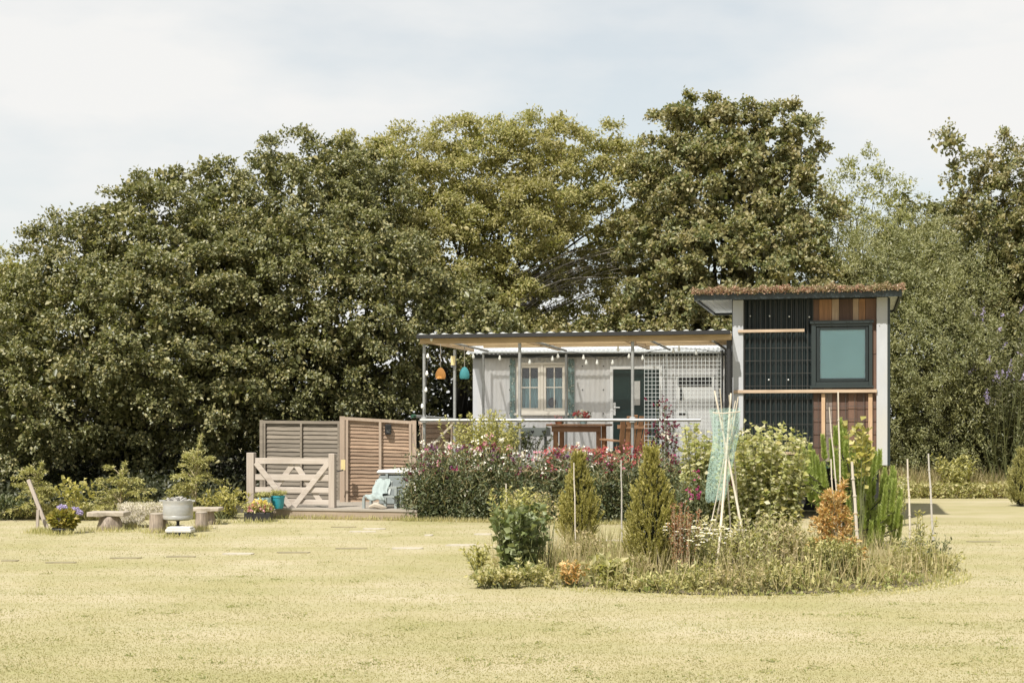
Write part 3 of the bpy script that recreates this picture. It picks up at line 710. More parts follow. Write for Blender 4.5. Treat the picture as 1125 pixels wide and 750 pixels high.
# ================================================================= veranda furniture
tb = fthing('wooden_table', 'orange brown wooden table behind the veranda rail', 'table')
x0, x1 = F.u(604, 1.3), F.u(668, 1.3); zt_ = F.z(640, 465.5, 1.3)
b = MB()
for i in range(5): b.box(x0, x1, 1.0+.15*i, 1.0+.15*i+.14, zt_-.035, zt_)
b.build('table_top', M['orange_wood'], tb, .004)
b = MB(); b.box(x0+.08, x1-.08, 1.06, 1.09, zt_-.13, zt_-.037); b.build('apron', M['orange_wood'], tb)
for xa in (x0+.1, x1-.16):
    for ya in (1.1, 1.6): b = MB(); b.box(xa, xa+.07, ya, ya+.07, FZ, zt_-.037); b.build('leg', M['orange_wood_z'], tb)
bn = fthing('wooden_bench', 'orange brown wooden bench in front of the veranda table', 'bench')
x0, x1 = F.u(610, .7), F.u(662, .7); b = MB(); b.box(x0, x1, .6, .72, 1.03, 1.07); b.box(x0, x1, .74, .86, 1.03, 1.07); b.build('seat', M['orange_wood'], bn)
for xa in (x0+.06, x1-.12): b = MB(); b.box(xa, xa+.06, .62, .84, FZ, 1.03); b.build('leg', M['orange_wood_z'], bn)
def chair(px, d, rz, label):
    wx, wy, _ = F.w(F.u(px, d), d); c = thing('wooden_chair', label, 'chair', (wx, wy, FZ), rz)
    b = MB()   # tall slatted back, fanned
    for i in range(5):
        a = (i-2); b.bar((a*.085, .16, .36), (a*.105, .34, .98-.02*a*a), .075, .022, (0, -1, .25))
    b.build('backrest', M['orange_wood_z'], c)
    b = MB()
    for i in range(5): b.bar((-.25, -.27+.1*i, .40-.015*i), (.25, -.27+.1*i, .40-.015*i), .088, .022)
    b.build('seat', M['orange_wood'], c)
    for s in (-1, 1):
        b = MB(); b.bar((s*.29, -.33, .60), (s*.29, .28, .58), .10, .024); b.build('armrest', M['orange_wood'], c)
        b = MB(); b.box(s*.28-.02, s*.28+.02, -.29, -.20, 0, .588); b.build('leg', M['orange_wood_z'], c)
        b = MB(); b.bar((s*.28, -.05, .36), (s*.28, .38, 0.01), .03, .08); b.build('leg', M['orange_wood_z'], c)
    b = MB(); b.bar((-.28, .29, .80), (.28, .29, .80), .03, .06); b.build('back_rail', M['orange_wood'], c)
    return c
chair(689, .75, R(198), 'orange brown slatted wooden garden chair by the dark green door')
pb = fthing('planter_box', 'grey painted planter box with dark cut-outs below the hut window', 'planter')
x0, x1 = F.u(558, 1.9), F.u(603, 1.9); z0, z1 = F.z(580, 479, 1.9), F.z(580, 469.5, 1.9)
b = MB(); b.box(x0, x1, 1.75, 2.05, z0, z1); b.build('box', M['grey_paint'], pb, .004)
for k in (585, 597):
    b = MB(); x = F.u(k, 1.74); z = F.z(k, 474, 1.74); b.add([(x-.03, 1.744, z+.005), (x, 1.744, z-.035), (x+.03, 1.744, z+.005), (x+.016, 1.744, z+.025), (x, 1.744, z+.01), (x-.016, 1.744, z+.025)], [(0, 1, 2, 3, 4, 5)]); b.build('cut_out', M['black'], pb)
for xa in (x0+.02, x1-.07):
    b = MB(); b.box(xa, xa+.04, 1.85, 1.89, FZ, z0-.002); b.build('leg', M['grey_paint'], pb)
PB = (x0, x1, z1)

# ================================================================= DECK, GATE, FENCES
dk = fthing('garden_deck', 'low weathered wooden deck in front of the lap fence and gate', 'deck')
D0, D1 = F.u(297, -1.0), F.u(458, -1.0); dz = .165
b = MB(); n = 17
for i in range(n): y = -1.0+.15*i; b.box(D0+(0), D1, y, y+.143, dz-.03, dz)
b.build('deck_boards', M['deck_wood'], dk)
b = MB(); b.box(D0+.01, D1, -.985, -.96, 0, dz-.032); b.box(D0+.01, D0+.035, -.958, 1.5, 0, dz-.032); b.build('deck_edge', M['deck_face'], dk)
gt = fthing('wooden_gate', 'pale wooden crossed-brace gate with square posts on the deck edge', 'gate')
gd = -.75
def gl_(px, py, dd=0): return F.l(px, py, gd+dd)
for (pa, pc, top) in ((272, 280, 497), (362, 368.5, 498)):
    b = MB(); x0, x1 = F.u(pa, gd), F.u(pc, gd); b.box(x0, x1, gd-.05, gd+.06, dz if pa > 300 else 0, F.z(pa, top, gd)); b.build('gate_post', M['gate_post'], gt, .006)
for (ya, yb) in ((503, 509.5), (521, 527.5), (535, 541), (548, 553.5)):
    b = MB(); x0, x1 = F.u(280, gd)+.003, F.u(362, gd)-.003; b.box(x0, x1, gd-.012, gd+.014, F.z(320, yb, gd), F.z(320, ya, gd)); b.build('bar', M['gate_wood'], gt, .004)
for (p, q, dd) in (((281, 508), (319, 556), -.028), ((361, 508), (323, 556), -.028), ((322, 510), (290, 553), .03), ((325, 510), (353, 552), .03)):
    b = MB(); b.bar(gl_(*p, dd), gl_(*q, dd), .085, .026, (0, 1, 0)) if 0 else b.bar(gl_(*p, dd), gl_(*q, dd), .026, .085); b.build('brace', M['gate_wood'], gt, .003)
def lap_fence(label, p0, p1, zt0, zt1, z0, mat, posts=(0, 1), mids=(.5,), n=15, frame=True):
    """waney-lap panel between two ground points"""
    p0, p1 = Vector((*p0, 0)), Vector((*p1, 0)); L = (p1-p0).length; rz = math.atan2((p1-p0).y, (p1-p0).x)
    t_ = thing('fence_panel', label, 'fence', tuple(p0), rz, 'lap fence panels beside the deck')
    b = MB(); rr = random.Random(int(L*1000))
    for i in range(n):
        za, zb_ = z0+(zt0-z0)*i/n, z0+(zt1-z0)*i/n; zc, zd = z0+(zt0-z0)*(i+1)/n+.02, z0+(zt1-z0)*(i+1)/n+.02
        y = rr.uniform(-.003, .003); k = 8; vs = []
        for j in range(k+1):
            f = j/k; w = rr.uniform(-.006, .006)
            vs += [(L*f, y-.027, za*(1-f)+zb_*f+w), (L*f, y-.004, zc*(1-f)+zd*f), (L*f, y+.004, zc*(1-f)+zd*f), (L*f, y-.013, za*(1-f)+zb_*f+w)]
        fs = []
        for j in range(k):
            o = j*4; fs += [(o, o+4, o+5, o+1), (o+1, o+5, o+6, o+2), (o+2, o+6, o+7, o+3), (o+3, o+7, o+4, o)]
        fs += [(0, 1, 2, 3), (k*4+3, k*4+2, k*4+1, k*4)]
        b.add(vs, fs)
    b.build('slats', M[mat], t_)
    fm = M['frame_warm'] if mat == 'slat_warm' else M['slat_grey']
    for f in mids:
        b = MB(); b.box(L*f-.02, L*f+.02, -.065, -.04, z0, zt0*(1-f)+zt1*f-.03); b.build('batten', fm, t_)
    for f in (0, 1):
        b = MB(); x = L*f+(-.035 if f else .035); b.box(x-.02, x+.02, -.065, -.04, z0, zt0*(1-f)+zt1*f-.03); b.build('batten', fm, t_)
    b = MB(); b.add([(0, -.06, zt0-.03), (L, -.06, zt1-.03), (L, .02, zt1-.03), (0, .02, zt0-.03), (0, -.06, zt0+.02), (L, -.06, zt1+.02), (L, .02, zt1+.02), (0, .02, zt0+.02)],
                    [(3, 2, 1, 0), (4, 5, 6, 7), (0, 1, 5, 4), (1, 2, 6, 5), (2, 3, 7, 6), (3, 0, 4, 7)]); b.build('top_rail', fm, t_)
    for f in posts:
        b = MB(); x = -.035 if f == 0 else L+.035; b.box(x-.034, x+.034, -.06, .03, 0, (zt0 if f == 0 else zt1)+.03); b.build('post', fm, t_)
    return t_, rz, L
pc = W(378, 0, 23.7)[:2]; pr = W(452, 0, 24.05)[:2]
lap_fence('darker grey lap fence panel behind the crossed-brace gate', W(291, 0, 25.0)[:2], W(376, 0, 24.3)[:2], 1.50, 1.49, .1, 'slat_grey', (0,), (.5,), 19)  # slats darker and greyer than on the other panels
fr_, frz, frL = lap_fence('warm brown lap fence panel behind the hot tub, black lamp on it', pc, pr, 1.56, 1.49, .15, 'slat_warm', (0, 1), (.52,), 23)
lap_fence('short brown lap fence panel between the hot tub corner and the hut', (pr[0]+.13, pr[1]+.1), W(524, 0, 25.6)[:2], 1.49, 1.47, .15, 'slat_warm', (), (.5,))
fx, fy, fz = W(427, 0, 23.95); L0 = (Vector((fx, fy))-Vector(pc)).length
wl = thing('wall_lamp', 'small black box lamp fixed to the brown lap fence', 'lamp', (fx, fy-.09, W(0, 477, 23.9)[2]), frz)
b = MB(); b.box(-.05, .05, -.03, .05, 0, .17); b.build('housing', M['black'], wl, .01); b = MB(); b.box(-.03, .03, -.035, -.031, .03, .08); b.build('lens', M['glass'], wl)
b = MB(); b.box(-.035, .035, .052, .07, .03, .14); b.build('bracket', M['black'], wl)
x, y, z = W(377.3, 516, 23.45); lt = thing('gate_latch', 'yellowish latch plate with black catch on the fence corner post', 'latch', (x, y, z))
b = MB(); b.box(-.04, .03, -.01, .01, 0, .17); b.build('plate', M['yellow'], lt); b = MB(); b.tube([(0, -.02, 0), (-.12, -.03, -.03), (-.13, -.03, -.12)], .012, 6); b.build('catch', M['black'], lt)

# hot tub
x, y, _ = W(413, 0, 22.75); ht = thing('hot_tub', 'square grey hot tub with a white padded lid on the deck', 'hot tub', (x, y, dz), -A)
tz0, tz1 = 0, W(0, 521, 22.8)[2]-dz; tz2 = W(0, 516, 22.8)[2]-dz
b = MB(); b.box(.03, 1.5, .03, 1.1, 0, tz1); b.build('tub_shell', M['tub_side'], ht, .03)
b = MB(); b.box(0, 1.53, 0, 1.13, tz1+.004, tz2); b.build('lid', M['tub_lid'], ht, .03)
b = MB(); b.box(.16, .2, .005, .028, tz1-.05, tz1+.02); b.build('strap', M['tub_side'], ht)
# low seat with towel
x, y, _ = W(418, 0, 22.0); st = thing('low_seat', 'low pale grey slatted seat with tilted back beside the hot tub', 'seat', (x, y, dz), -A)
b = MB()
for i in range(4): b.box(-.24, .26, -.12+.09*i, -.12+.09*i+.08, .17, .195)
b.build('seat', M['seat_paint'], st)
for (lx, ly) in ((-.25, -.14), (.10, -.14), (-.25, .2), (.2, .2)): b = MB(); b.box(lx, lx+.04, ly, ly+.04, 0, .168); b.build('leg', M['seat_paint'], st)
b = MB(); b.bar((-.03, .14, .2), (-.03, .27, .40), .28, .03, (0, -1, .3)); b.build('backrest', M['seat_paint'], st)
b = MB(); b.box(.14, .28, -.05, .22, .30, .33); b.box(.24, .28, -.05, -.01, .0, .298); b.build('armrest', M['seat_paint'], st)
x2, y2 = x, y; tw = thing('towel', 'crumpled pale mint towel draped over the low seat', 'towel', (x, y, dz+.2), -A)
nu, nv = 16, 22; vs = []; rt = random.Random(8); ph = [rt.uniform(0, 6) for _ in range(6)]
prof = [(-.16, -.07), (-.155, -.02), (-.12, .02), (.0, .025), (.10, .03), (.15, .10), (.20, .17), (.25, .23), (.28, .24), (.30, .18)]
for j in range(nv):
    f = j/(nv-1)*(len(prof)-1); i0 = min(int(f), len(prof)-2); g = f-i0
    yy = prof[i0][0]*(1-g)+prof[i0+1][0]*g; zz = prof[i0][1]*(1-g)+prof[i0+1][1]*g
    for i in range(nu):
        a = i/(nu-1); vs.append((-.14+a*.20+.02*math.sin(f*2+ph[0])+(.1*(1-f/9)*(a-.5)), yy-.012*math.sin(a*14+ph[1]+f)-.01, zz+.014*math.sin(a*11+ph[2]+f*1.3)))
b = MB(); b.add(vs, [(j*nu+i, j*nu+i+1, (j+1)*nu+i+1, (j+1)*nu+i) for j in range(nv-1) for i in range(nu-1)], True)
o = b.build('cloth', M['towel'], tw); sm = o.modifiers.new('thick', 'SOLIDIFY'); sm.thickness = .008
x, y, _ = W(414, 0, 21.75); sd = thing('driftwood_piece', 'small pale driftwood chunk on the deck before the low seat', 'driftwood', (x, y, dz))
b = MB(); b.tube([(-.12, 0, .03), (-.03, .01, .06), (.08, -.01, .03), (.15, 0, .02)], [.02, .045, .04, .01], 7); b.tube([(-.02, 0, .05), (.03, .02, .11)], [.03, .008], 6); b.build('branch', M['bleached'], sd)

# ================================================================= TOWER
TF = Frame(*W(805, 0, 21.7)[:2])
tw_ = thing('timber_cabin', 'tall narrow dark green cabin with planted roof, white corner posts and square window', 'cabin', (TF.ox, TF.oy, 0), -A)
def T(px, py=0, d=0.0): return TF.l(px, py, d)
TW = TF.u(975); z0 = TF.z(969, 511); ztop = TF.z(890, 328); TD = 2.5
def rect(b, xa, xb, ya, yb, d0, d1):  # pixel rectangle on plane d0
    b.box(TF.u(xa), TF.u(xb), d0, d1, TF.z((xa+xb)/2, yb), TF.z((xa+xb)/2, ya))
b = MB(); b.box(.03, TW-.03, .09, TD, z0+.02, ztop+.1); b.build('wall_core', M['dark_paint'], tw_)
b = MB(); b.corr((TF.u(816.5), .05, TF.z(850, 499)), (1, 0, 0), (0, 0, 1), TF.u(893.5)-TF.u(816.5), ztop-TF.z(850, 499), .064, .013, (0, -1, 0), 8); b.build('corrugated_sheet', M['dark_corr'], tw_)
rr = random.Random(5)
for (ya, yb, lst) in ((328.2, 389, ((893.5, 900, 'brown'), (900, 914, 'orange'), (914, 922, 'pale'), (922, 937, 'dark'), (937, 943.5, 'pale'), (943.5, 951, 'orange'), (951, 963.3, 'brown'))),
                      (389.5, 506, ((893.5, 905, 'dark'), (905, 914.5, 'grey'), (914.5, 923, 'brown'), (923, 932, 'dark'), (932, 941.5, 'brown'), (941.5, 951, 'dark'), (951, 963.3, 'brown')))):
    for (a, c, k_) in lst:
        b = MB(); dd = rr.uniform(.030, .044); b.box(TF.u(a), TF.u(c)-.004, dd, .085, TF.z(930, yb) if yb < 400 else z0+.05, min(ztop-.001, TF.z(930, ya))); b.build('cladding_board', M['board_'+k_], tw_, .002)
b = MB(); b.corr((-.012, TD, z0+.02), (0, -1, 0), (0, 0, 1), TD-.13, ztop-z0, .076, .01, (-1, 0, 0), 8)
b.corr((TW+.012, .13, z0+.02), (0, 1, 0), (0, 0, 1), TD-.13, ztop-z0, .076, .01, (1, 0, 0), 8); b.build('side_sheet', M['dark_corr'], tw_)
for (xa, xb, yb) in ((805, 816.8, 513), (963, 975, 511)):
    b = MB(); b.box(TF.u(xa), TF.u(xb), -.03, .12, TF.z(xa, yb), ztop-.002); b.build('corner_post', M['white_paint'], tw_, .006)
b = MB(); b.box(TF.u(975.2), TF.u(978), -.02, .13, z0, ztop-.01); b.build('corner_trim', M['dark_paint'], tw_)
# window
b = MB(); gx0, gx1, gy0, gy1 = 901, 950, 361.5, 415.5
def ring(b, o, i, d0, d1):
    (a, c, t_, bt), (a2, c2, t2, b2) = o, i; X = [TF.u(v) for v in (a, a2, c2, c)]; Z = [TF.z(925, v) for v in (bt, b2, t2, t_)]
    b.box(X[0], X[1], d0, d1, Z[0], Z[3]); b.box(X[2], X[3], d0, d1, Z[0], Z[3]); b.box(X[1], X[2], d0, d1, Z[0], Z[1]); b.box(X[1], X[2], d0, d1, Z[2], Z[3])
ring(b, (891.5, 958.5, 354, 424), (896.5, 954.5, 358.5, 419.5), -.03, .06)
wn = b.build('window', M['dark_paint'], tw_, .004)
b = MB(); ring(b, (897, 954, 359, 419), (901, 950.5, 362, 415.5), -.015, .06); b.build('casement', M['dark_corr'], wn, .004)
b = MB(); b.box(TF.u(901), TF.u(950.5), .012, .018, TF.z(925, 415.5), TF.z(925, 362)); b.build('pane', M['glass'], wn)
b = MB(); b.box(TF.u(900), TF.u(951.5), .024, .03, TF.z(925, 416.5), TF.z(925, 361)); b.build('painted_reflection', M['painted_reflection'], wn)  # sheet behind the glass, carries the painted reflection of the pane
b = MB(); rect(b, 890, 960, 352, 355, -.055, -.031); b.build('drip_ledge', M['dark_paint'], wn)
b = MB(); rect(b, 890, 960, 423.5, 426, -.06, -.031); b.build('sill', M['dark_paint'], wn)
# battens, bolts
for (xa, xb, ya, yb) in ((811, 884, 362, 365.2), (806, 963.5, 428, 431.5), (817, 893, 496, 499)):
    b = MB(); rect(b, xa, xb, ya, yb, -.062, -.034); b.build('batten', M['batten'], tw_, .003)
for (xa, xb) in ((902.5, 906.5), (954, 958.5)):
    b = MB(); rect(b, xa, xb, 432.3, 499, -.01, .028); b.build('batten', M['batten_z'], tw_)
for (px, py) in ((824, 347), (845.5, 347), (867, 347.5), (889, 348), (844.5, 417), (866, 417)):
    x, _, z = T(px, py); b = MB(); b.ell((x, .03, z), (.013, .012, .013), 8, 5); b.build('bolt', M['roof_metal'], tw_)
b = MB(); xa, xb = TF.u(818), TF.u(893); za, zb_ = TF.z(850, 498), TF.z(850, 372); n = 13
for i in range(n+1): x = xa+(xb-xa)*i/n; b.bar((x, .02, za), (x, .02, TF.z(850, 330)), .006, .006)
for py in range(382, 498, 14): z = TF.z(850, py); b.bar((xa, .014, z), (xb, .014, z), .006, .006)
for py in range(446, 498, 14): z = TF.z(930, py); b.bar((xb, .0, z), (TF.u(963), .0, z), .006, .006)
for px in (899, 909, 919, 929, 939, 949): x = TF.u(px); b.bar((x, .0, TF.z(930, 432)), (x, .0, TF.z(930, 498)), .005, .005)
b.build('wire_mesh', M['mesh_dark'], tw_)
# roof: fascia box, soffit, planting
ra, rb_ = TF.u(762.5, -.3), TF.u(991, -.3); rz0, rz1 = TF.z(880, 327.6, -.3), TF.z(880, 317.5, -.3)
b = MB(); b.box(ra, rb_, -.30, -.27, rz0, rz1); b.box(ra, ra+.03, -.268, TD+.3, rz0, rz1); b.box(rb_-.03, rb_, -.268, TD+.3, rz0, rz1); b.box(ra+.032, rb_-.032, TD+.27, TD+.3, rz0, rz1)
b.box(ra+.032, rb_-.032, -.268, TD+.268, rz0+.06, rz1-.005)
rf = b.build('roof', M['dark_paint'], tw_)
b = MB(); x = ra+.034
while x < rb_-.05: b.box(x, min(x+.11, rb_-.034), -.266, TD+.26, rz0+.035, rz0+.055); x += .114
b.build('soffit', M['soffit'], tw_)
rng = np.random.default_rng(77); n = 26000
P = np.stack([rng.uniform(ra-.03, rb_+.03, n), rng.uniform(-.36, TD+.2, n), np.zeros(n)], 1)
P[:9000, 1] = rng.uniform(-.37, -.18, 9000)
hgt = .06+.04*np.sin(P[:, 0]*5.2)*np.sin(P[:, 0]*13+1)+.02*np.sin(P[:, 0]*31)
P[:, 2] = rz1-.02+rng.random(n)*np.clip(hgt, .03, .12)*(1-.4*(rng.random(n)))
over = P[:, 1] < -.31; P[over, 2] -= rng.random(over.sum())*.045
D = rng.normal(size=(n, 3))+[0, -.2, .7]; N = rng.normal(size=(n, 3))+[0, -.3, .5]
M['sedum'] = leaf_mat('sedum_leaves', [(.24, .12, .085), (.36, .20, .14), (.34, .24, .16), (.20, .19, .09), (.46, .31, .23)], .15, .3, patch=(2.5, (.26, .24, .12), .5))
leaf_mesh('sedum', P, D, N, rng.uniform(.02, .05, n), .018, M['sedum'], rf)
b = MB(); b.box(ra+.0, rb_-.0, -.302, TD+.302, rz1+.002, rz1+.03); b.build('roof_soil', M['soil'], rf)
# chassis, wheels below
b = MB(); b.box(.05, TW-.1, .1, .2, z0-.05, z0+.018); b.box(.05, TW-.1, 1.9, 2.0, z0-.05, z0+.018); b.box(.1, .2, .21, 1.89, z0-.05, z0+.018); b.box(TW-.25, TW-.15, .21, 1.89, z0-.05, z0+.018)
b.build('chassis', M['green_steel'], tw_)
for (x, y) in ((.75, .55), (.75, 1.9), (TW-.45, 1.9)):
    Mx = Matrix.Translation((x, y, .33)) @ Matrix.Rotation(R(90), 4, 'X')
    w = MB(); w.lathe([(.14, -.08), (.27, -.1), (.33, -.07), (.33, .07), (.27, .1), (.14, .08)], n=28); w.v = [tuple(Mx@Vector(p)) for p in w.v]; wo = w.build('wheel', M['rubber'], tw_)
    w = MB(); w.lathe([(.02, -.06), (.139, -.05), (.139, .05), (.02, .06)], n=20); w.v = [tuple(Mx@Vector(p)) for p in w.v]; w.build('rim', M['galv'], wo)
b = MB(); b.box(.2, TW-.2, TD-.1, TD-.02, .02, z0-.06); b.build('underfloor_shade', M['black'], tw_)  # black sheet added as the shaded void beneath the cabin
for x in (.12, TW-.2): b = MB(); b.box(x, x+.08, .25, .33, 0, z0-.055); b.build('prop', M['black'], tw_)
# ================================================================= BENCHES, FIRE DRUM, POTS (left lawn)
def log_up(name, label, px0, px1, py0, py1, mat='bark', seed=1, cat='stool', **kw):
    Y = GY(py1-.5); x, _, _ = W((px0+px1)/2, 0, Y); r = (px1-px0)/2*Y/FP; h = W(0, py0, Y)[2]
    t_ = thing(name, label, cat, (x, Y+r, 0), 0)
    b = MB(); b.lathe([(r*1.04, -.01), (r, h*.3), (r*.94, h*.7), (r*.97, h-.008)], n=22, jit=.14, seed=seed); b.build('log', M[mat], t_)
    b = MB(); b.lathe([(r*.93, h-.004), (r*.90, h+.008)], n=22); b.build('cut_top', M['bleached'], t_); return t_
def log_lying(root, x0, x1, y, r, mat='bark', seed=1):
    rr = random.Random(seed); b = MB(); n = 9; pts = [(x0+(x1-x0)*i/n, y+rr.uniform(-.01, .01), r*.92) for i in range(n+1)]
    b.tube(pts, [r*rr.uniform(.85, 1.06)*(.75 if i in (0, n) else 1) for i in range(n+1)], 12); return b.build('log_support', M[mat], root)
def plank_bench(label, xa, xb, yt, yb, logs, Yb, seed, thick=.07):
    """plank pixel span xa..xb, top/bottom rows, logs = pixel spans underneath"""
    x0, x1 = W(xa, 0, Yb)[0], W(xb, 0, Yb)[0]; zt, zb = W(0, yt, Yb)[2], W(0, yb, Yb)[2]
    xm = (x0+x1)/2; t_ = thing('log_bench', label, 'bench', (xm, Yb, 0), 0, 'rustic plank benches round the fire drum')
    rr = random.Random(seed); b = MB(); n = 10; vs = []
    for i in range(n+1):
        f = i/n; x = x0-xm+(x1-x0)*f; e = .02*math.sin(f*9+seed); w = .17+.02*math.sin(f*7)
        vs += [(x, -w+e, zb+rr.uniform(-.006, .006)), (x, w+e, zb), (x, w*.97+e, zt), (x, -w*1.02+e, zt+rr.uniform(-.004, .004))]
    fs = [(i*4+k, i*4+(k+1) % 4, i*4+4+(k+1) % 4, i*4+4+k) for i in range(n) for k in range(4)]+[(3, 2, 1, 0), (n*4, n*4+1, n*4+2, n*4+3)]
    b.add(vs, fs); b.build('seat', M['bleached'], t_, .008)
    for (la, lb) in logs:
        a, c = W(la, 0, Yb)[0]-xm, W(lb, 0, Yb)[0]-xm; b = MB(); q = (c-a)/2
        b.lathe([(q*1.05, -.01), (q*1.1, zb*.25), (q*.92, zb*.7), (q*.8, zb-.004)], ((a+c)/2, 0, 0), 18, .22, seed+int(la)); b.build('log_support', M['bark'], t_)
    return t_
plank_bench('leftmost rustic bench, pale plank resting on a thick rounded log', 99, 140, 561.5, 566.5, [(108, 133)], 19.8, 3)
bm = plank_bench('middle rustic bench half covered by the white sheepskin', 136, 188, 558.5, 562.5, [(140, 150), (172, 184)], 20.3, 5)
plank_bench('rightmost rustic bench, thin plank on a short log behind the fire drum', 211, 243, 557, 561, [(224, 236)], 20.8, 7)
x, _, z = W(159, 558, 20.3); sk = thing('sheepskin', 'shaggy white sheepskin throw hanging over the middle log bench', 'sheepskin', (x, 20.3, z))
nu, nv = 26, 20; vs = []
for j in range(nv):
    v_ = j/(nv-1); 
    for i in range(nu):
        u_ = i/(nu-1); xx = -.30+.62*u_; front = .16+.07*math.sin(u_*5+.5)+.035*math.sin(u_*17)
        s_ = v_*(.40+front); yy = .20-min(s_, .40); zz = .03-max(0, s_-.40); 
        if s_ > .40: yy = -.20-.015*math.sin(u_*20)
        vs.append((xx+.03*math.sin(v_*9), yy, zz+.008*math.sin(u_*25+v_*12)))
b = MB(); b.add(vs, [(j*nu+i, j*nu+i+1, (j+1)*nu+i+1, (j+1)*nu+i) for j in range(nv-1) for i in range(nu-1)], True)
o = b.build('hide', M['fleece'], sk); sm = o.modifiers.new('thick', 'SOLIDIFY'); sm.thickness = .02
rng = np.random.default_rng(5); V = np.array(vs); n = 9000; P = V[rng.integers(0, len(V), n)]+rng.normal(size=(n, 3))*.014+[0, -.004, .008]
leaf_mesh('wool', P, rng.normal(size=(n, 3))+[0, -.6, -.1], rng.normal(size=(n, 3)), .035, .010, leaf_mat('wool_locks', [(.50, .45, .38), (.60, .56, .49)], .3, .1), sk)
log_up('log_stool', 'upright bark covered log stool left of the metal fire drum', 162, 180, 564.5, 585.5, seed=2)
log_up('log_stool', 'upright split log stool just right of the metal fire drum', 213, 227, 563, 582, 'bark', 4)
Yd = GY(586); x, _, _ = W(195.5, 0, Yd+.2); sD = (Yd+.2)/FP
fd = thing('fire_drum', 'round off-white washing machine drum fire pit on a thin black stand', 'fire pit', (x, Yd+.2, 0))
za, zb_ = W(0, 571, Yd+.2)[2], W(0, 549, Yd+.2)[2]; r = 16.3*sD
b = MB(); b.lathe([(r*.8, za), (r*.97, za+.02), (r, za+.06), (r*.985, za+.065), (r, za+.08), (r, zb_-.07), (r*.985, zb_-.06), (r*1.02, zb_-.03), (r*1.02, zb_), (r*.93, zb_), (r*.9, zb_-.06), (.01, zb_-.07)], n=36)
b.build('drum', M['drum'], fd)
b = MB(); rr = random.Random(4)
for i in range(14):
    a = rr.uniform(0, 6.28); q = r*.6*rr.random(); b.bar((q*math.cos(a), q*math.sin(a), zb_-.05), (q*math.cos(a)+rr.uniform(-.12, .12), q*math.sin(a)+rr.uniform(-.1, .1), zb_+rr.uniform(-.01, .035)), .05, .035)
b.build('ash_wood', M['ash'], fd)
for s in (-1, 1): b = MB(); b.box(s*r*1.0-.04, s*r*1.0+.04, -.05, -.02, zb_-.02, zb_+.005); b.build('handle', M['drum'], fd)
b = MB(); b.lathe([(.10, .02), (.10, .035), (.045, .06), (.022, .10), (.02, za-.02), (.05, za)], n=16); b.build('stand', M['black'], fd)
x, Y2 = W(196, 0, GY(589))[0], GY(589)
tr_ = thing('fire_tray', 'low white tray on black feet in front of the fire drum', 'tray', (x, Y2+.1, 0))
b = MB(); b.box(-.17, .17, -.12, .12, .05, .095); b.box(-.155, .155, -.10, .10, .096, .12); b.build('tray', M['tub_lid'], tr_, .008)
b = MB()
for i in range(12): b.box(-.155+.026*i, -.135+.026*i, -.13, .12, .0, .048)
b.build('grate', M['black'], tr_)

# leaning post and small stake
b = MB(); p0, p1 = W(53, 586, 19.5), W(28.5, 527, 19.5); b.bar((0, 0, 0), (p1[0]-p0[0], .1, p1[2]), .05, .035, (0, 1, 0))
o = b.build('leaning_post', M['gate_post'], None, .004); o.location = (p0[0], 19.5, 0); setp(o, 'pale square wooden post leaning left beside the purple hydrangea pot', 'post')
b = MB(); b.bar((0, 0, 0), (.01, 0, .30), .035, .035); o = b.build('wooden_stake', M['gate_post']); x, Y, _ = W(41, 0, 19.4); o.location = (x, Y, 0); setp(o, 'short thin wooden stake left of the purple hydrangea pot', 'stake')

def pot(root, prof, mat, part='pot', n=24): b = MB(); b.lathe(prof, n=n); return b.build(part, M[mat], root)
# hydrangea
Y = GY(586.5); x, _, _ = W(66, 0, Y); hy = thing('potted_hydrangea', 'lilac blue hydrangea with yellowing leaves in a low black pot', 'potted plant', (x, Y+.12, 0))
pot(hy, [(.12, 0), (.15, .06), (.145, .075), (.01, .07)], 'black')
rng = np.random.default_rng(9); n = 900; c = nrm(rng.normal(size=(n, 3)))*[.19, .15, .13]*rng.uniform(.6, 1, (n, 1))+[.01, 0, .19]
leaf_mesh('foliage', c, nrm(c-[0, 0, .15])+rng.normal(size=(n, 3))*.4, rng.normal(size=(n, 3))+[0, -.3, 1], .06, .045, leaf_mat('hydrangea_leaves', [(.22, .20, .05), (.34, .28, .06), (.14, .16, .04), (.40, .30, .08)], .3, .3), hy)
for (px, py, rr_) in ((58, 567, .085), (68, 566, .075), (65, 558.5, .06), (77, 562, .07), (82, 564, .05)):
    wx, wy, wz = W(px, py, Y); n = 260; c = nrm(rng.normal(size=(n, 3)))*[rr_, rr_, rr_*.6]+[wx-x, -.02+rng.random()*.1, wz]
    blossoms(rng, 'flower_head', c, .022, 2, M['f_lilac'], hy)
# black planter, pots
Y = GY(573); x0, x1 = W(268, 0, Y)[0], W(297, 0, Y)[0]; h = W(0, 563, Y)[2]
pl = thing('planter', 'rectangular black planter with pink and yellow flowers at the deck corner', 'planter', ((x0+x1)/2, Y, 0)); w = (x1-x0)/2
b = MB(); b.box(-w, w, 0, .28, 0, h); b.build('trough', M['black'], pl, .008); b = MB(); b.box(-w+.015, w-.015, .015, .265, h+.002, h+.01); b.build('soil', M['soil'], pl)
rng = np.random.default_rng(10); n = 1300; c = np.stack([rng.uniform(-w, w, n), rng.uniform(.0, .26, n), h+rng.random(n)*.11], 1)
leaf_mesh('foliage', c, rng.normal(size=(n, 3))+[0, 0, .8], rng.normal(size=(n, 3)), .05, .025, M['lf_cypress'], pl)
n = 90; c = np.stack([rng.uniform(-w*.9, w, n), rng.uniform(-.02, .2, n), h+.03+rng.random(n)*.10], 1); bloom_parts(rng, c[:34], .014, .032, 4, M['f_pink'], pl, 'pink_flower')
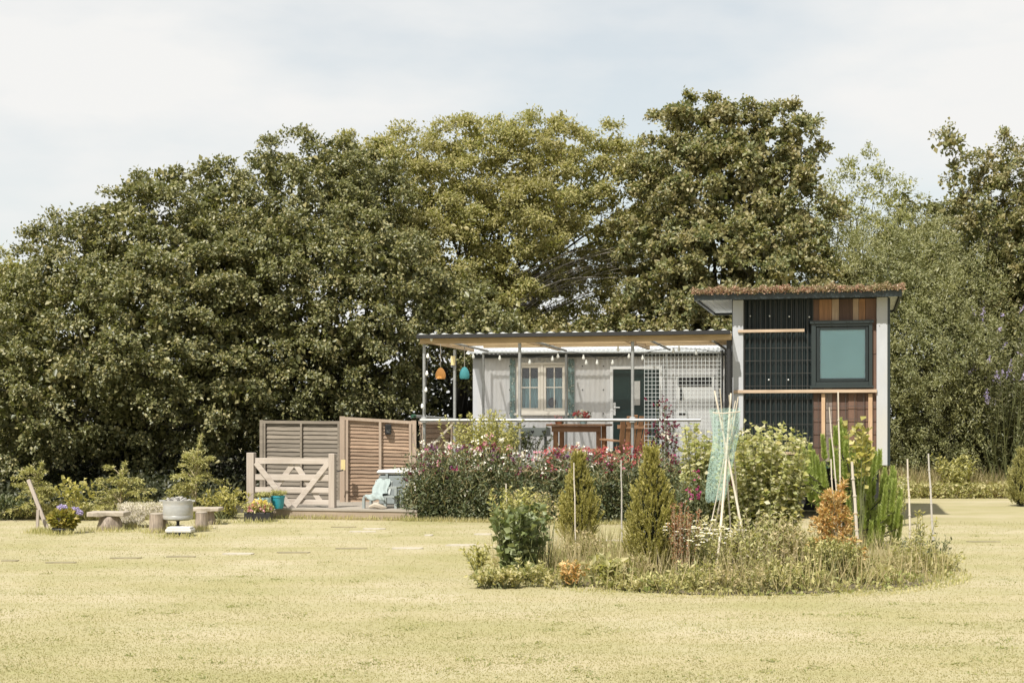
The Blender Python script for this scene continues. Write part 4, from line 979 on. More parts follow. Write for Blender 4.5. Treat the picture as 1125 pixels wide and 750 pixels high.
n = 60; c = np.stack([rng.uniform(-w*.6, w*.7, n), rng.uniform(.02, .2, n), h+.10+rng.random(n)*.08], 1); bloom_parts(rng, c[:22], .014, .026, 4, M['f_yellow'], pl, 'yellow_flower')
for (px, y0, y1, rpx, mt, zb, lb, seed, Y) in ((290.5, 546, 570, 7, 'pot_pale', 0, 'pale blue round pot of yellow-green foliage beside the gate post', 3, 21.75), (305, 544, 558, 8, 'pot_teal', dz, 'bright teal glazed pot of fine grassy foliage on the deck', 4, 21.9)):
    x, _, zt = W(px, y0, Y); r = rpx*Y/FP; h = zt-zb; t_ = thing('flower_pot', lb, 'plant pot', (x, Y, zb))
    pot(t_, [(r*.72, 0), (r*.8, .02), (r*.98, h-.03), (r*1.04, h-.028), (r*1.04, h), (r*.9, h), (r*.88, h-.02), (.01, h-.02)], mt)
    bush('', '', '', 0, 0, 70, .15, .9, 12, .05, .010 if seed == 4 else .02, M['lf_cypress'], seed, .25, r*.7, root=t_, t0=.3, stem_r=.003)
    for o_ in t_.children:
        if o_.name.startswith(('foliage', 'stems')): o_.location.z = h-.03

# ================================================================= YOUNG CONIFERS (left verge)
def cypress(name, label, px, Yp, hpx, wpx, seed, mat='lf_cypress', n=46, group=None, droop=.42, dens=1.0):
    rng = np.random.default_rng(seed); x, _, _ = W(px, 0, Yp); H = hpx*Yp/FP; Wd = wpx*Yp/FP/2
    root = thing(name, label, 'conifer', (x, Yp, 0), 0, group)
    zz = rng.random(n)**1.6; base = np.stack([np.zeros(n), np.zeros(n), .03+zz*H*.75], 1)
    a = rng.random(n)*6.28; L = Wd*(1.15-zz*.75)*rng.uniform(.45, 1.25, n); D = np.stack([np.cos(a), np.sin(a)*.8, .45+.9*zz+.25*rng.normal(size=n)], 1)
    P, T = arcs(rng, n, base, D, L*1.08, droop, 7)
    Q, Tq, u, ai = on_arcs(rng, P, T, int(20*dens), .15, .8)     # side twigs
    S = nrm(np.cross(Tq, [0, 0, 1.]))*np.where(rng.random(len(Q)) < .5, 1, -1)[:, None]
    D2 = Tq*.8+S*.7+rng.normal(size=Q.shape)*.25; P2, T2 = arcs(rng, len(Q), Q, D2, .13*(1.25-u)*rng.uniform(.6, 1.2, len(Q))*(H+.6), .35, 3)
    Q3, T3, u3, _ = on_arcs(rng, P2, T2, 9, 0, 1); D3 = T3+rng.normal(size=Q3.shape)*.45
    leaf_mesh('foliage', Q3, D3, rng.normal(size=Q3.shape)*.7+[0, 0, .9], .045*rng.uniform(.6, 1.2, len(Q3)), .014, M[mat], root)
    top = np.array([[0, 0, 0]]); P4, _ = arcs(rng, 1, top, np.array([[.05, 0, 1.]]), np.array([H]), .0, 6); P4[0, -1, 0] += .04
    stems('trunk', P4, .018, M['stem_dry'], root); stems('branches', P, .006, M['stem_dry'], root)
    q, tq, _, _ = on_arcs(rng, P4, nrm(np.diff(P4, axis=1, append=P4[:, -1:]+[[[0, 0, .1]]])), 260, .5, .9)
    leaf_mesh('leader_foliage', q, rng.normal(size=q.shape)*.8+[0, 0, .3], rng.normal(size=q.shape), .07, .013, M[mat], root)
    return root
cypress('young_cypress', 'leftmost young feathery cypress behind the leaning post', 40, 21.9, 62, 88, 21, n=40)
cypress('young_cypress', 'low spreading young cypress behind the leftmost log bench', 132, 22.0, 62, 92, 22, n=42)
cypress('young_cypress', 'tallest young cypress with arching leader behind the fire drum', 214, 22.2, 92, 82, 23, n=40)
bush('golden_shrub', 'small yellow-green shrub right of the tallest young cypress', 'shrub', W(247, 0, 22.0)[0], 22.0, 60, .62, .75, 16, .08, .035, M['lf_gold'], 24, .2, .15)
bush('broadleaf_shrub', 'round-leaved yellow-green sapling behind the purple hydrangea', 'shrub', W(80, 0, 21.5)[0], 21.5, 16, .72, .55, 10, .10, .085, M['lf_gold'], 25, .1, .08, t0=.35)
bush('fern_clump', 'dark green bracken clump at the far left edge of the lawn', 'fern', W(8, 0, 21.8)[0], 21.8, 60, .6, .9, 26, .10, .03, M['lf_pea'], 26, .35, .2)
bush('weedy_shrub', 'low leafy weeds between the leftmost two young cypresses', 'shrub', W(92, 0, 22.2)[0], 22.2, 40, .3, .9, 20, .07, .035, M['lf_weed'], 27, .2, .3)
bush('weedy_shrub', 'low leafy weeds between the two taller young cypresses', 'shrub', W(178, 0, 22.3)[0], 22.3, 40, .28, .9, 20, .07, .03, M['lf_weed'], 28, .2, .35)

# ================================================================= SWEET PEA HEDGE
sp = fthing('sweet_pea_hedge', 'long tangled sweet pea hedge with maroon and pink flowers in front of the veranda', 'flower hedge')
rng = np.random.default_rng(31)
ua, ub = F.u(452, -.55), F.u(756, -.55); n = 760
def htop(u):
    f = (u-ua)/(ub-ua); return 1.0+.07*np.sin(f*9)+.06*np.sin(f*23+1)-.45*np.exp(-(f/.05)**2)-.14*np.clip((f-.72)/.1, 0, 1)
bu = rng.uniform(ua, ub, n); bd = rng.uniform(-.95, -.2, n); base = np.stack([bu, bd, np.zeros(n)], 1)
L = htop(bu)*rng.uniform(.55, 1.12, n); dd = np.stack([rng.normal(size=n)*.16, rng.normal(size=n)*.14-.05, np.ones(n)], 1)
P, T = arcs(rng, n, base, dd, L, .03, 7); P[:, 1:] += rng.normal(size=P[:, 1:].shape)*.03
stems('stems', P[::2], .006, M['stem'], sp)
Q, Tq, u, ai = on_arcs(rng, P, T, 92, .0, .9); k = len(Q)
Q = Q+rng.normal(size=Q.shape)*[.07, .06, .04]
D = rng.normal(size=Q.shape)+[0, -.2, .25]
leaf_mesh('foliage', Q, D, rng.normal(size=Q.shape)*.7+[0, -.35, .5], rng.uniform(.035, .085, k), rng.uniform(.014, .034, k), M['lf_pea'], sp)
Q, Tq, u, ai = on_arcs(rng, P, T, 12, .2, .8); leaf_mesh('dry_stalks', Q, rng.normal(size=Q.shape)*[.5, .5, .5]+[0, 0, .7], rng.normal(size=Q.shape), .16, .009, M['lf_dry'], sp)
CAP = 92
def hedge_flowers(nm, mat, cnt, f0, f1, z0, z1, size, front=.6):
    f = rng.uniform(f0, f1, cnt); uu = ua+(ub-ua)*f; q = rng.uniform(z0, z1, cnt); hz = htop(uu)*1.05
    c = np.stack([uu, rng.uniform(-1.0, -1.0+front, cnt), hz*q], 1)
    k = int(CAP*cnt/440)+1; bloom_parts(rng, c, .028, size, 4, M[mat], sp, nm, 3, k)
hedge_flowers('maroon_flower', 'f_maroon', 95, .0, 1, .70, 1.05, .034)
hedge_flowers('purple_flower', 'f_purple', 64, .02, .7, .70, 1.05, .032)
hedge_flowers('magenta_flower', 'f_magenta', 30, .0, 1, .55, 1.05, .034)
hedge_flowers('red_flower', 'f_red', 60, .50, .84, .78, 1.12, .036)
hedge_flowers('pink_flower', 'f_pink', 46, .05, .95, .6, 1.12, .032)
hedge_flowers('white_flower', 'f_white', 100, .0, .75, .7, 1.12, .030)
hedge_flowers('white_flower', 'f_white', 20, .0, .8, .15, .6, .028)
b = MB(); b.bar(fl(478, 517, -.80), fl(640, 517, -.80), .02, .025); b.build('support_rail', M['batten_z'], sp)
# planting around the veranda
def fbush(px, d, z0, name, label, cat, *a, **k):
    x, y, _ = F.w(F.u(px, d), d); return bush(name, label, cat, x, y, *a, z0=z0, **k)
fbush(533, -.1, 0, 'golden_shrub', 'bright yellow-green feathery shrub behind the hedge at the veranda front', 'shrub', 150, 1.75, .34, 40, .07, .03, M['lf_yellow'], 41, .08, .22, t0=.45, hv=.3)
fbush(573, 1.7, .95, 'window_plants', 'loose leafy plants growing below the hut window', 'plant', 60, .55, .7, 14, .06, .03, M['lf_pea'], 42, .1, .3, t0=.2, scale=(1.3, .4))
r_, P_ = fbush(641, 1.2, F.z(640, 466, 1.3), 'potted_roses', 'red and white flowers in a pot on the wooden table', 'potted plant', 16, .24, .6, 10, .05, .03, M['lf_pea'], 43, .1, .05, t0=.2)
pot(r_, [(.05, 0), (.07, .10), (.01, .09)], 'pot_pale'); bloom_parts(np.random.default_rng(3), np.array([[-.10, -.08, .18], [.02, -.1, .15], [.08, -.05, .1]]), .012, .05, 7, M['f_red'], r_, 'red_rose')
bloom_parts(np.random.default_rng(4), np.random.default_rng(5).normal(size=(9, 3))*.07+[0, 0, .17], .012, .03, 5, M['f_white'], r_, 'white_rose')
r_, P_ = fbush(614, 1.15, F.z(610, 466, 1.3), 'potted_geranium', 'small pot of pink geraniums at the left end of the wooden table', 'potted plant', 14, .14, .8, 8, .04, .03, M['lf_pea'], 44, .1, .05, t0=.1)
pot(r_, [(.05, 0), (.07, .07), (.01, .06)], 'terracotta'); bloom_parts(np.random.default_rng(6), np.random.default_rng(7).normal(size=(7, 3))*.06+[0, 0, .1], .015, .026, 4, M['f_pink'], r_, 'pink_flower')
r_, P_ = fbush(729, -.2, 0, 'hollyhock', 'dark flowered climbing stems in front of the pale wire mesh', 'flower', 22, 1.8, .13, 14, .07, .04, M['lf_pea'], 45, .03, .12, t0=.1)
e = P_[:, -2:].reshape(-1, 3); blossoms(np.random.default_rng(8), 'maroon_flower', e[:2], .03, 4, M['f_maroon'], r_); bloom_parts(np.random.default_rng(8), e, .045, .036, 4, M['f_maroon'], r_, 'maroon_flower')
blossoms(np.random.default_rng(9), 'white_flower', e[2:3]-[0, 0, .3], .036, 4, M['f_white'], r_); bloom_parts(np.random.default_rng(9), e[:14]+np.random.default_rng(9).normal(size=(14, 3))*[.12, .1, .15]-[0, 0, .35], .03, .034, 4, M['f_white'], r_, 'white_flower')
x, y, _ = F.w(F.u(473, -.3), -.3); r_, P_ = bush('driftwood_twigs', 'dry pale twiggy stems beside the left corner pole of the veranda', 'twigs', x, y, 16, 1.45, .22, 10, .07, .02, M['lf_dry'], 46, .1, .06, t0=.6, stem=M['twig_pale'], stem_r=.012)

# ================================================================= ROUND BED
bx, by = bc
b = MB(); n = 48; top = [(2.16*math.cos(2*math.pi*k/n)*(1+.05*math.sin(5*k)), 2.16*math.sin(2*math.pi*k/n)*(1+.03*math.cos(7*k))) for k in range(n)]
b.add([(0, 0, .05)]+[(a, c, .006) for a, c in top], [(0, 1+k, 1+(k+1) % n) for k in range(n)], True); o = b.build('bed_soil', M['soil']); o.location = (bx, by, 0); setp(o, kind='structure')
rng = np.random.default_rng(51)
def bedpts(n, r=2.3, power=.5):
    a = rng.random(n)*6.283; q = r*rng.random(n)**power; return np.stack([np.cos(a)*q+bx, np.sin(a)*q+by, np.zeros(n)], 1)
n = 21000; P = bedpts(n, 2.5, .6); e = np.clip(1.15-np.hypot(P[:, 0]-bx, P[:, 1]-by)/2.6, .2, 1)
o = leaf_mesh('bed_grass', P, rng.normal(size=(n, 3))*[.45, .45, .2]+[0, 0, 1], rng.normal(size=(n, 3))+[0, -.8, .4], rng.uniform(.04, .24, n)*e*np.clip(.75+.45*np.sin(P[:, 0]*4.3)*np.cos(P[:, 1]*3.1), .3, 1.2), rng.uniform(.006, .013, n), M['lf_weed'], None, .1); setp(o, kind='stuff')
n = 9500; P = bedpts(n, 2.3, .6); tall = .5+.5*np.sin(P[:, 0]*3.1+1)*np.sin(P[:, 1]*2.3)+.4*np.sin(P[:, 0]*7.7); P[:, 2] = rng.random(n)**1.5*np.clip(.04+.10*tall, .02, .2); P = P[rng.random(n) < np.clip(.35+.6*tall, .2, 1)]; n = len(P)
o = leaf_mesh('ground_cover', P, rng.normal(size=(n, 3))+[0, 0, .3], rng.normal(size=(n, 3))*.6+[0, -.2, .8], rng.uniform(.03, .08, n), rng.uniform(.02, .045, n), leaf_mat('low_weeds', [(.14, .17, .05), (.23, .25, .08), (.33, .32, .13), (.42, .36, .17)], .3, .3, patch=(2, (.36, .32, .14), .6)), None); setp(o, kind='stuff')
n = 5000; P = bedpts(n, 2.3); o = leaf_mesh('dry_stalks', P, rng.normal(size=(n, 3))*[.3, .3, .1]+[0, 0, 1], rng.normal(size=(n, 3)), rng.uniform(.15, .48, n), .006, M['lf_dry'], None, .1); setp(o, kind='stuff')

def flame_conifer(label, px, pyb, pyt, wpx, seed, mat='lf_gold'):
    Y = GY(pyb); x, _, _ = W(px, 0, Y); H = W(0, pyt, Y)[2]; Wd = wpx*Y/FP/2; rng = np.random.default_rng(seed)
    root = thing('dwarf_conifer', label, 'conifer', (x, Y, 0)); n = 720
    z = rng.random(n)**.9; a = rng.random(n)*6.283; lump = 1+.16*np.sin(a*3+z*7+seed)+.1*np.sin(a*5-z*11)
    prof = np.clip(np.sin(np.clip(z*1.0+.16, 0, 1)*np.pi)**.62, .05, 1)*np.where(z > .45, (1-(z-.45)/.60), 1); rad = Wd*prof*lump*rng.uniform(.45, .88, n)
    c = np.stack([np.cos(a)*rad, np.sin(a)*rad, .03+z*H*.88], 1); out = np.stack([np.cos(a), np.sin(a), np.zeros(n)], 1)
    D = out*(.45)[..., None] if 0 else out*.45+[0, 0, 1.0]+rng.normal(size=(n, 3))*.16
    P, T = arcs(rng, n, c, D, .15*rng.uniform(.7, 1.3, n)*(1.15-.3*z), .0, 3); Q, Tq, u, ai = on_arcs(rng, P, T, 46, 0, .9)
    leaf_mesh('foliage', Q, Tq*1.1+rng.normal(size=Q.shape)*.38, rng.normal(size=Q.shape)*.7+out[ai]*.7+[0, 0, .2], .034*rng.uniform(.6, 1.3, len(Q)), .0095, M[mat], root)
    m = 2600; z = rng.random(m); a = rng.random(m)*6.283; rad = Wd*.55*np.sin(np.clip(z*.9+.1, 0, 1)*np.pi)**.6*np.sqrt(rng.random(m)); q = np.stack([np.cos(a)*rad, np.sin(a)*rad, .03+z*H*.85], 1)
    leaf_mesh('inner_shade_foliage', q, rng.normal(size=q.shape)+[0, 0, .6], rng.normal(size=q.shape), .06, .018, M['lf_shaded'], root)  # near-black leaves paint the shade between the outer sprays
    b = MB(); b.tube([(0, 0, -.02), (0, 0, H*.4), (.01, 0, H*.9)], [.035, .025, .006], 7); b.build('trunk', M['bark_tree'], root)
    return root
flame_conifer('smaller golden green flame shaped conifer left in the round bed', 635.5, 606, 497, 42, 61)
flame_conifer('larger golden green flame shaped conifer in the middle of the round bed', 716, 634, 489, 60, 62)

def cane(label, p0, p1, Y0, Y1=None, r=.009, mat='cane', name='bamboo_cane', ground=True):
    Y1 = Y1 or Y0; a, c = Vector(W(*p0, Y0)), Vector(W(*p1, Y1)); g = Vector((a.x, a.y, 0)) if ground else a
    b = MB(); d = c-g; n = 6
    pts = [d*(i/n)+Vector((.003*math.sin(i*2.1), .002*math.cos(i), 0)) for i in range(n+1)]; b.tube(pts, [r*(1.1-.35*i/n) for i in range(n+1)], 7)
    for i in range(1, n): p = pts[i]; dn = d.normalized()*.006; b.tube([p-dn, p+dn], r*1.22, 7)
    o = b.build(name, M[mat]); o.location = g; return setp(o, label, 'cane', 'plant canes in the round bed')
cane('thin short cane standing behind the leafy left plants of the bed', (558, 590), (556, 531), 15.6)
cane('thin pale cane standing before the smaller flame conifer', (633, 604), (630.5, 508), 15.0, r=.008)
cane('thin grey cane between the two flame conifers', (683.5, 600), (682.5, 505), 16.0, mat='cane_grey')
cane('tallest pale cane rising through the big pine', (925, 600), (920.8, 430), 15.2, r=.010)
cane('thin cane standing in the orange conifer', (919, 640), (913, 504), 13.6, r=.008)
cane('thick pale cane leaning in front of the big pine', (944, 600), (936, 507), 15.0, r=.018)
cane('short cane tip leaning left above the big pine', (925, 600), (911, 447), 16.2, r=.009)
cane('left cane of the pair at the right end of the bed', (1001.5, 627), (997, 504), GY(627), r=.011)
cane('right, darker cane of the pair at the right end of the bed', (1026, 608), (1020, 498), GY(608), r=.012, mat='cane_grey')
cane('low thin cane leaning at the back of the bed right of the middle conifer', (752, 600), (741, 535), 16.0, mat='cane_grey', r=.007) if 0 else None

# cane wigwam with green net
Yw = 13.4; ax, _, az = W(795, 452, Yw); wg = thing('cane_wigwam', 'tall bamboo cane wigwam with mint green netting in the round bed', 'plant support', (ax, Yw, 0))
def wl_(px, py, dy=0): p = W(px, py, Yw+dy); return Vector((p[0]-ax, dy, p[2]))
for (f, tp, dy, r) in (((786, 0), (803, 432), -.34, .013), ((826, 0), (785, 429), -.22, .012), ((806, 0), (791, 427), .35, .008), ((775, 0), (811, 436), .3, .008), ((815, 0), (801, 434), .5, .008), ((768, 0), (808, 440), .0, .007)):
    ft = wl_(f[0], 463, dy); ft.z = 0; tp_ = wl_(tp[0], tp[1], -dy*.22); b = MB(); b.tube([ft, ft.lerp(tp_, .5)+Vector((.008, 0, 0)), tp_], [r, r*.9, r*.7], 7); b.build('cane', M['cane'], wg)
b = MB(); b.tube([wl_(783, 453, -.1), wl_(795, 454, -.14), wl_(813, 452, -.1)], .006, 5); b.tube([wl_(785, 455, .1), wl_(812, 452, .1)], .005, 5); b.build('tie', M['cane'], wg)
rr = random.Random(6); nu, nv = 30, 26; vs = []
for j in range(nv):
    f = j/(nv-1); 
    for i in range(nu+1):
        a = 2*math.pi*i/nu; lx, rx = 781-3*f+2.5*math.sin(f*5), 813-17*f**1.3; cx_, hw = (lx+rx)/2, (rx-lx)/2
        hw *= 1+.10*math.sin(a*5+f*6)+.05*math.sin(a*11+f*3); p = wl_(cx_, 450+f*100); q = hw*Yw/FP
        vs.append((p.x+q*math.cos(a), q*.8*math.sin(a)+.0, p.z+.02*math.sin(a*3)))
b = MB(); b.add(vs, [(j*(nu+1)+i, j*(nu+1)+i+1, (j+1)*(nu+1)+i+1, (j+1)*(nu+1)+i) for j in range(nv-1) for i in range(nu)], True); b.build('netting', M['net'], wg)

B = lambda px, Y: (W(px, 0, Y)[0], Y)
# left leafy plant
bush('leafy_plant', 'tall bushy plant with big blue-green lower leaves at the left of the bed', 'plant', *B(571, 13.4), 80, .80, .30, 16, .11, .085, M['lf_blue'], 71, .10, .15, t0=.12, ls=(.4, 1), power=1.0)
bush('flowering_kale', 'pale yellow-green flowering tops rising behind the leafy left plant', 'plant', *B(570, 13.6), 46, .92, .26, 16, .06, .022, M['lf_yellow'], 72, .08, .16, t0=.62, hv=.15)
bush('pale_seedheads', 'wispy cream seed heads behind the leafy left plant', 'plant', *B(580, 14.0), 60, .86, .30, 16, .05, .02, M['lf_dry'], 172, .08, .22, t0=.7, hv=.2)
bush('yellow_fern', 'small yellow-green fern fronds at the left tip of the bed', 'fern', *B(524, 13.9), 14, .36, .55, 26, .06, .022, M['lf_yellow'], 73, .15, .05)
bush('weed_clump', 'low green weeds at the foot of the leafy left plant', 'plant', *B(548, 12.9), 60, .24, .9, 16, .06, .03, M['lf_weed'], 74, .2, .2)
bush('orange_weed', 'small orange tinted plant low between the flame conifers', 'plant', *B(627, 12.9), 26, .26, .5, 18, .05, .025, M['lf_orange'], 75, .1, .07)
bush('broad_weed', 'low broad-leaved yellow-green plant left of the larger conifer', 'plant', *B(668, 12.9), 22, .34, .7, 10, .12, .05, M['lf_weed'], 76, .2, .1)
for i, (px, Y, h, lb) in enumerate(((600, 13.0, .36, 'wispy grass clump just right of the leafy left plant'), (650, 13.6, .26, 'wispy tall weeds at the foot of the smaller conifer'), (690, 12.7, .18, 'pale grass tuft before the larger conifer'), (735, 12.6, .26, 'pale dry grass tuft right of the larger conifer'),
                              (770, 12.6, .38, 'leafy weeds before the cane wigwam'), (812, 12.5, .42, 'leafy weeds right of the cane wigwam foot'), (850, 12.6, .50, 'tall pale weeds below the pale bean plants'), (880, 12.7, .42, 'weeds between the pale bean plants and orange conifer'),
                              (955, 13.2, .36, 'dark low weeds right of the orange conifer'), (985, 13.6, .32, 'thin weeds left of the paired canes'), (1030, 14.3, .34, 'yellow-green weeds at the right end of the bed'), (640, 15.4, .30, 'low weeds behind the smaller conifer'))):
    bush('weed_clump', lb, 'weeds', *B(px, Y), 34, h*.8, .75, 18, .055, .018 if i % 2 else .024, M[('lf_weed', 'lf_dry', 'lf_weed', 'lf_cypress')[i % 4]], 80+i, .15, .22, t0=.1, hv=.5, stem_r=.003)
r_, P_ = bush('dock_plant', 'rusty brown dock seed stems beside the larger conifer', 'dock', *B(750, 13.2), 26, .78, .18, 46, .028, .02, M['lf_rust'], 95, .03, .09, t0=.25, hv=.3, stem=M['stem_dry'])
# pale climbing beans
def pale(label, px, Y, pyt, wpx, seed, n=90, m=26, L=.075, lobes=None):
    x, y = B(px, Y); H = W(0, pyt, Y)[2]; return bush('bean_plant', label, 'bean plant', x, y, n, H, wpx*Y/FP/2/H, m, L, L*.72, M['lf_pale'], seed, .0, wpx*Y/FP/4, t0=.08, hv=.42, side=.9, along=.1, stem_r=.005, upn=.35)
pale('tall pale-leaved bean plant right of the netted cane wigwam', 842, 14.1, 468, 92, 96, 190, 36)
pale('pale-leaved bean plant left of the netted cane wigwam', 772, 14.5, 470, 52, 97, 110, 34, .07)
pale('lower pale-leaved bean plant behind the cane wigwam foot', 806, 14.4, 500, 60, 98, 70, 26, .065)
r_, P_ = bush('sweet_pea_plant', 'sweet pea stems with magenta flowers left of the cane wigwam', 'sweet pea', *B(765, 14.2), 50, 1.05, .22, 26, .06, .022, M['lf_pea'], 99, .03, .12, t0=.05)
rng2 = np.random.default_rng(4); cs = []
for (px, py, k) in ((765, 523, 4), (758, 537, 4), (763, 541, 5), (769, 545, 3), (797, 529, 5), (748, 554, 3)):
    p = W(px, py, 14.0); cs.append(rng2.normal(size=(k, 3))*.03+[p[0]-r_.location.x, p[1]-r_.location.y, p[2]])
for c_ in cs: blossoms(rng2, 'magenta_flower', c_*[1, 1, 1], .030, 3, M['f_magenta'], r_)
r_, P_ = bush('daisy_clump', 'clump of small white daisies at the foot of the cane wigwam', 'daisies', *B(775, 13.3), 110, .60, .62, 9, .05, .012, M['lf_weed'], 100, .04, .15, hv=.3, stem_r=.0025)
e = P_[:, -1]; pet = 9; ci = np.repeat(np.arange(len(e)), pet); a = np.tile(np.arange(pet)*6.283/pet, len(e)); D = np.stack([np.cos(a), np.sin(a)*.8, np.full(len(a), .15)], 1)
setp(leaf_mesh('petals', e[ci], D, np.tile([0, -.5, 1.], (len(a), 1)), .026, .014, M['f_white'], r_), kind='stuff')
setp(leaf_mesh('flower_centres', e+[-.006, -.003, .004], np.tile([1., 0, 0], (len(e), 1)), np.tile([0, -.5, 1.], (len(e), 1)), .012, .012, M['f_yellow'], r_), kind='stuff')

for i, (px, Y, h, sp_, mt, lb) in enumerate(((800, 13.1, .62, .35, 'lf_weed', 'tall tangled weeds around the front foot of the cane wigwam'), (830, 13.2, .78, .30, 'lf_pale', 'pale seedy stems below the right bean plant'), (858, 13.3, .70, .32, 'lf_dry', 'dry straw coloured stalks at the right edge of the bean plant'),
        (880, 13.6, .66, .3, 'lf_weed', 'tall grassy weeds between the bean plant and orange conifer'), (768, 13.5, .70, .3, 'lf_weed', 'tall grassy weeds behind the white daisies'), (640, 14.9, .40, .22, 'lf_dry', 'dry flowering stalks around the smaller flame conifer'), (700, 13.2, .30, .3, 'lf_dry', 'dry wispy stalks at the foot of the larger flame conifer'), (1000, 14.0, .45, .35, 'lf_weed', 'thin weeds round the foot of the paired canes'))):
    bush('tall_weeds', lb, 'weeds', *B(px, Y), 40, h*.95, sp_, 20, .06, .02, M[mt], 140+i, .06, .18, t0=.1, hv=.45, stem_r=.003, stem=M['stem_dry'])
# pine of upright bottlebrush shoots
rng = np.random.default_rng(111); Yp = 17.0; x, _, _ = W(940, 0, Yp); pn = thing('young_pine', 'young bright green pine with upright bottlebrush shoots in front of the cabin', 'pine', (x, Yp, 0))
sh = []      # (base px,py, tip px,py, dy)
for (tx, ty) in ((885, 488), (893, 505), (905, 492), (918, 462), (916, 480), (925, 500), (940, 495), (950, 485), (957, 505), (962, 492), (903, 530), (912, 545), (930, 520), (945, 520), (955, 530), (965, 515), (975, 540), (984, 515), (980, 530), (968, 545), (950, 550), (935, 545), (920, 560), (960, 565), (972, 560), (900, 515), (890, 498), (938, 470), (932, 482), (955, 545), (945, 575), (965, 575), (925, 535), (907, 512), (975, 525)):
    for k in range(3):
        sh.append((940+(tx-940)*1.06+rng.normal()*6, ty+abs(rng.normal())*12*(k > 0), rng.uniform(-.4, .3)))
Q = []; Dn = []; Pst = []
for (tx, ty, dy) in sh:
    tip = np.array(W(tx, ty, Yp+dy))-[x, Yp, 0]; tip[2] = max(tip[2], .25); L = rng.uniform(.22, .42)*(.7+.5*rng.random()); base = tip-nrm(np.array([tip[0]*.25, tip[1]*.2, 1.0]))*L
    root_ = np.array([0, 0, max(.08, base[2]*.55)]); mid = (root_+base)/2+[0, 0, -.03]
    Pst.append(np.array([root_, mid, base, (base+tip)/2, tip])); m = int(850*L/.35)
    t_ = rng.random(m); q = base+(tip-base)*t_[:, None]; out = rng.normal(size=(m, 3)); out[:, 2] = 0; Q.append(q); Dn.append(nrm(out)*(.85-.5*t_[:, None])+[0, 0, .75])
    m2 = 60; q = mid+(base-mid)*rng.random(m2)[:, None]; Q.append(q); Dn.append(rng.normal(size=(m2, 3))+[0, 0, .5])
Q = np.concatenate(Q); Dn = np.concatenate(Dn); leaf_mesh('needles', Q, Dn, rng.normal(size=Q.shape), .065*rng.uniform(.7, 1.1, len(Q)), .009, M['lf_pine'], pn, .1)
stems('branches', Pst, .012, M['bark_tree'], pn, .3, 4); b = MB(); b.tube([(0, 0, -.02), (0, 0, .5), (0, 0, 1.0)], [.035, .025, .012], 7); b.build('trunk', M['bark_tree'], pn)
bush('vine_stem', 'leafy yellow-green climbing stem above the top of the young pine', 'vine', *B(943, 16.4), 9, 1.45, .12, 16, .10, .085, M['lf_gold'], 112, .0, .06, t0=.55, hv=.12)
cypress('orange_conifer', 'bright orange feathery conifer low in front of the young pine', 917, 13.5, 108, 62, 113, 'lf_orange', 34, None, -.25, .9)
bush('green_shrub', 'dense dark green shrub at the foot of the orange conifer', 'shrub', *B(915, 13.2), 120, .46, .70, 34, .05, .02, M['lf_cypress'], 114, .05, .2, t0=.15, hv=.3)
r_, P_ = bush('sapling', 'thin bare-stemmed sapling between the paired canes', 'sapling', *B(1013, 14.6), 7, .75, .28, 12, .06, .022, M['lf_gold'], 115, .2, .03, t0=.5, hv=.3)
bush('small_shrub', 'small dark leaved shrub at the right end of the round bed', 'shrub', *B(1018, 14.4), 40, .42, .7, 14, .045, .025, M['lf_pea'], 116, .1, .15, hv=.4)

# ================================================================= RIGHT BACK VERGE
rng = np.random.default_rng(121); n = 30000; x = rng.uniform(5.6, 15, n); y = rng.uniform(27.9, 29.6, n); P = np.stack([x, y, np.zeros(n)], 1)
o = leaf_mesh('rough_grass', P, rng.normal(size=(n, 3))*[.4, .4, .1]+[0, 0, 1], rng.normal(size=(n, 3))+[0, -.8, .2], rng.uniform(.15, .75, n)*np.clip((y-27.6)/.8, .35, 1), .016, M['lf_dry'], None, .1); setp(o, kind='stuff')
n = 14000; x = rng.uniform(5.6, 15, n); y = rng.uniform(27.7, 28.6, n); P = np.stack([x, y, rng.random(n)*.3], 1)
o = leaf_mesh('rough_weeds', P, rng.normal(size=(n, 3)), rng.normal(size=(n, 3))+[0, -.3, .7], .08, .04, M['lf_weed'], None); setp(o, kind='stuff')
bush('golden_shrub', 'small yellow-green bush in the rough grass below the willow', 'shrub', *B(1049, 28.2), 60, .95, .45, 20, .10, .05, M['lf_yellow'], 122, .1, .2, t0=.2) 
r_ = flame_conifer('small dark conifer on the lawn edge at the far right', 1122, 556, 494, 28, 63, 'lf_cypress')
fx_, fy_, _ = W(983, 0, 20.5); r_, _ = bush('white_flowered_plant', 'pale flowering plant at the right foot of the cabin', 'plant', fx_, fy_, 40, .75, .35, 22, .05, .03, M['lf_pale'], 123, .05, .15)

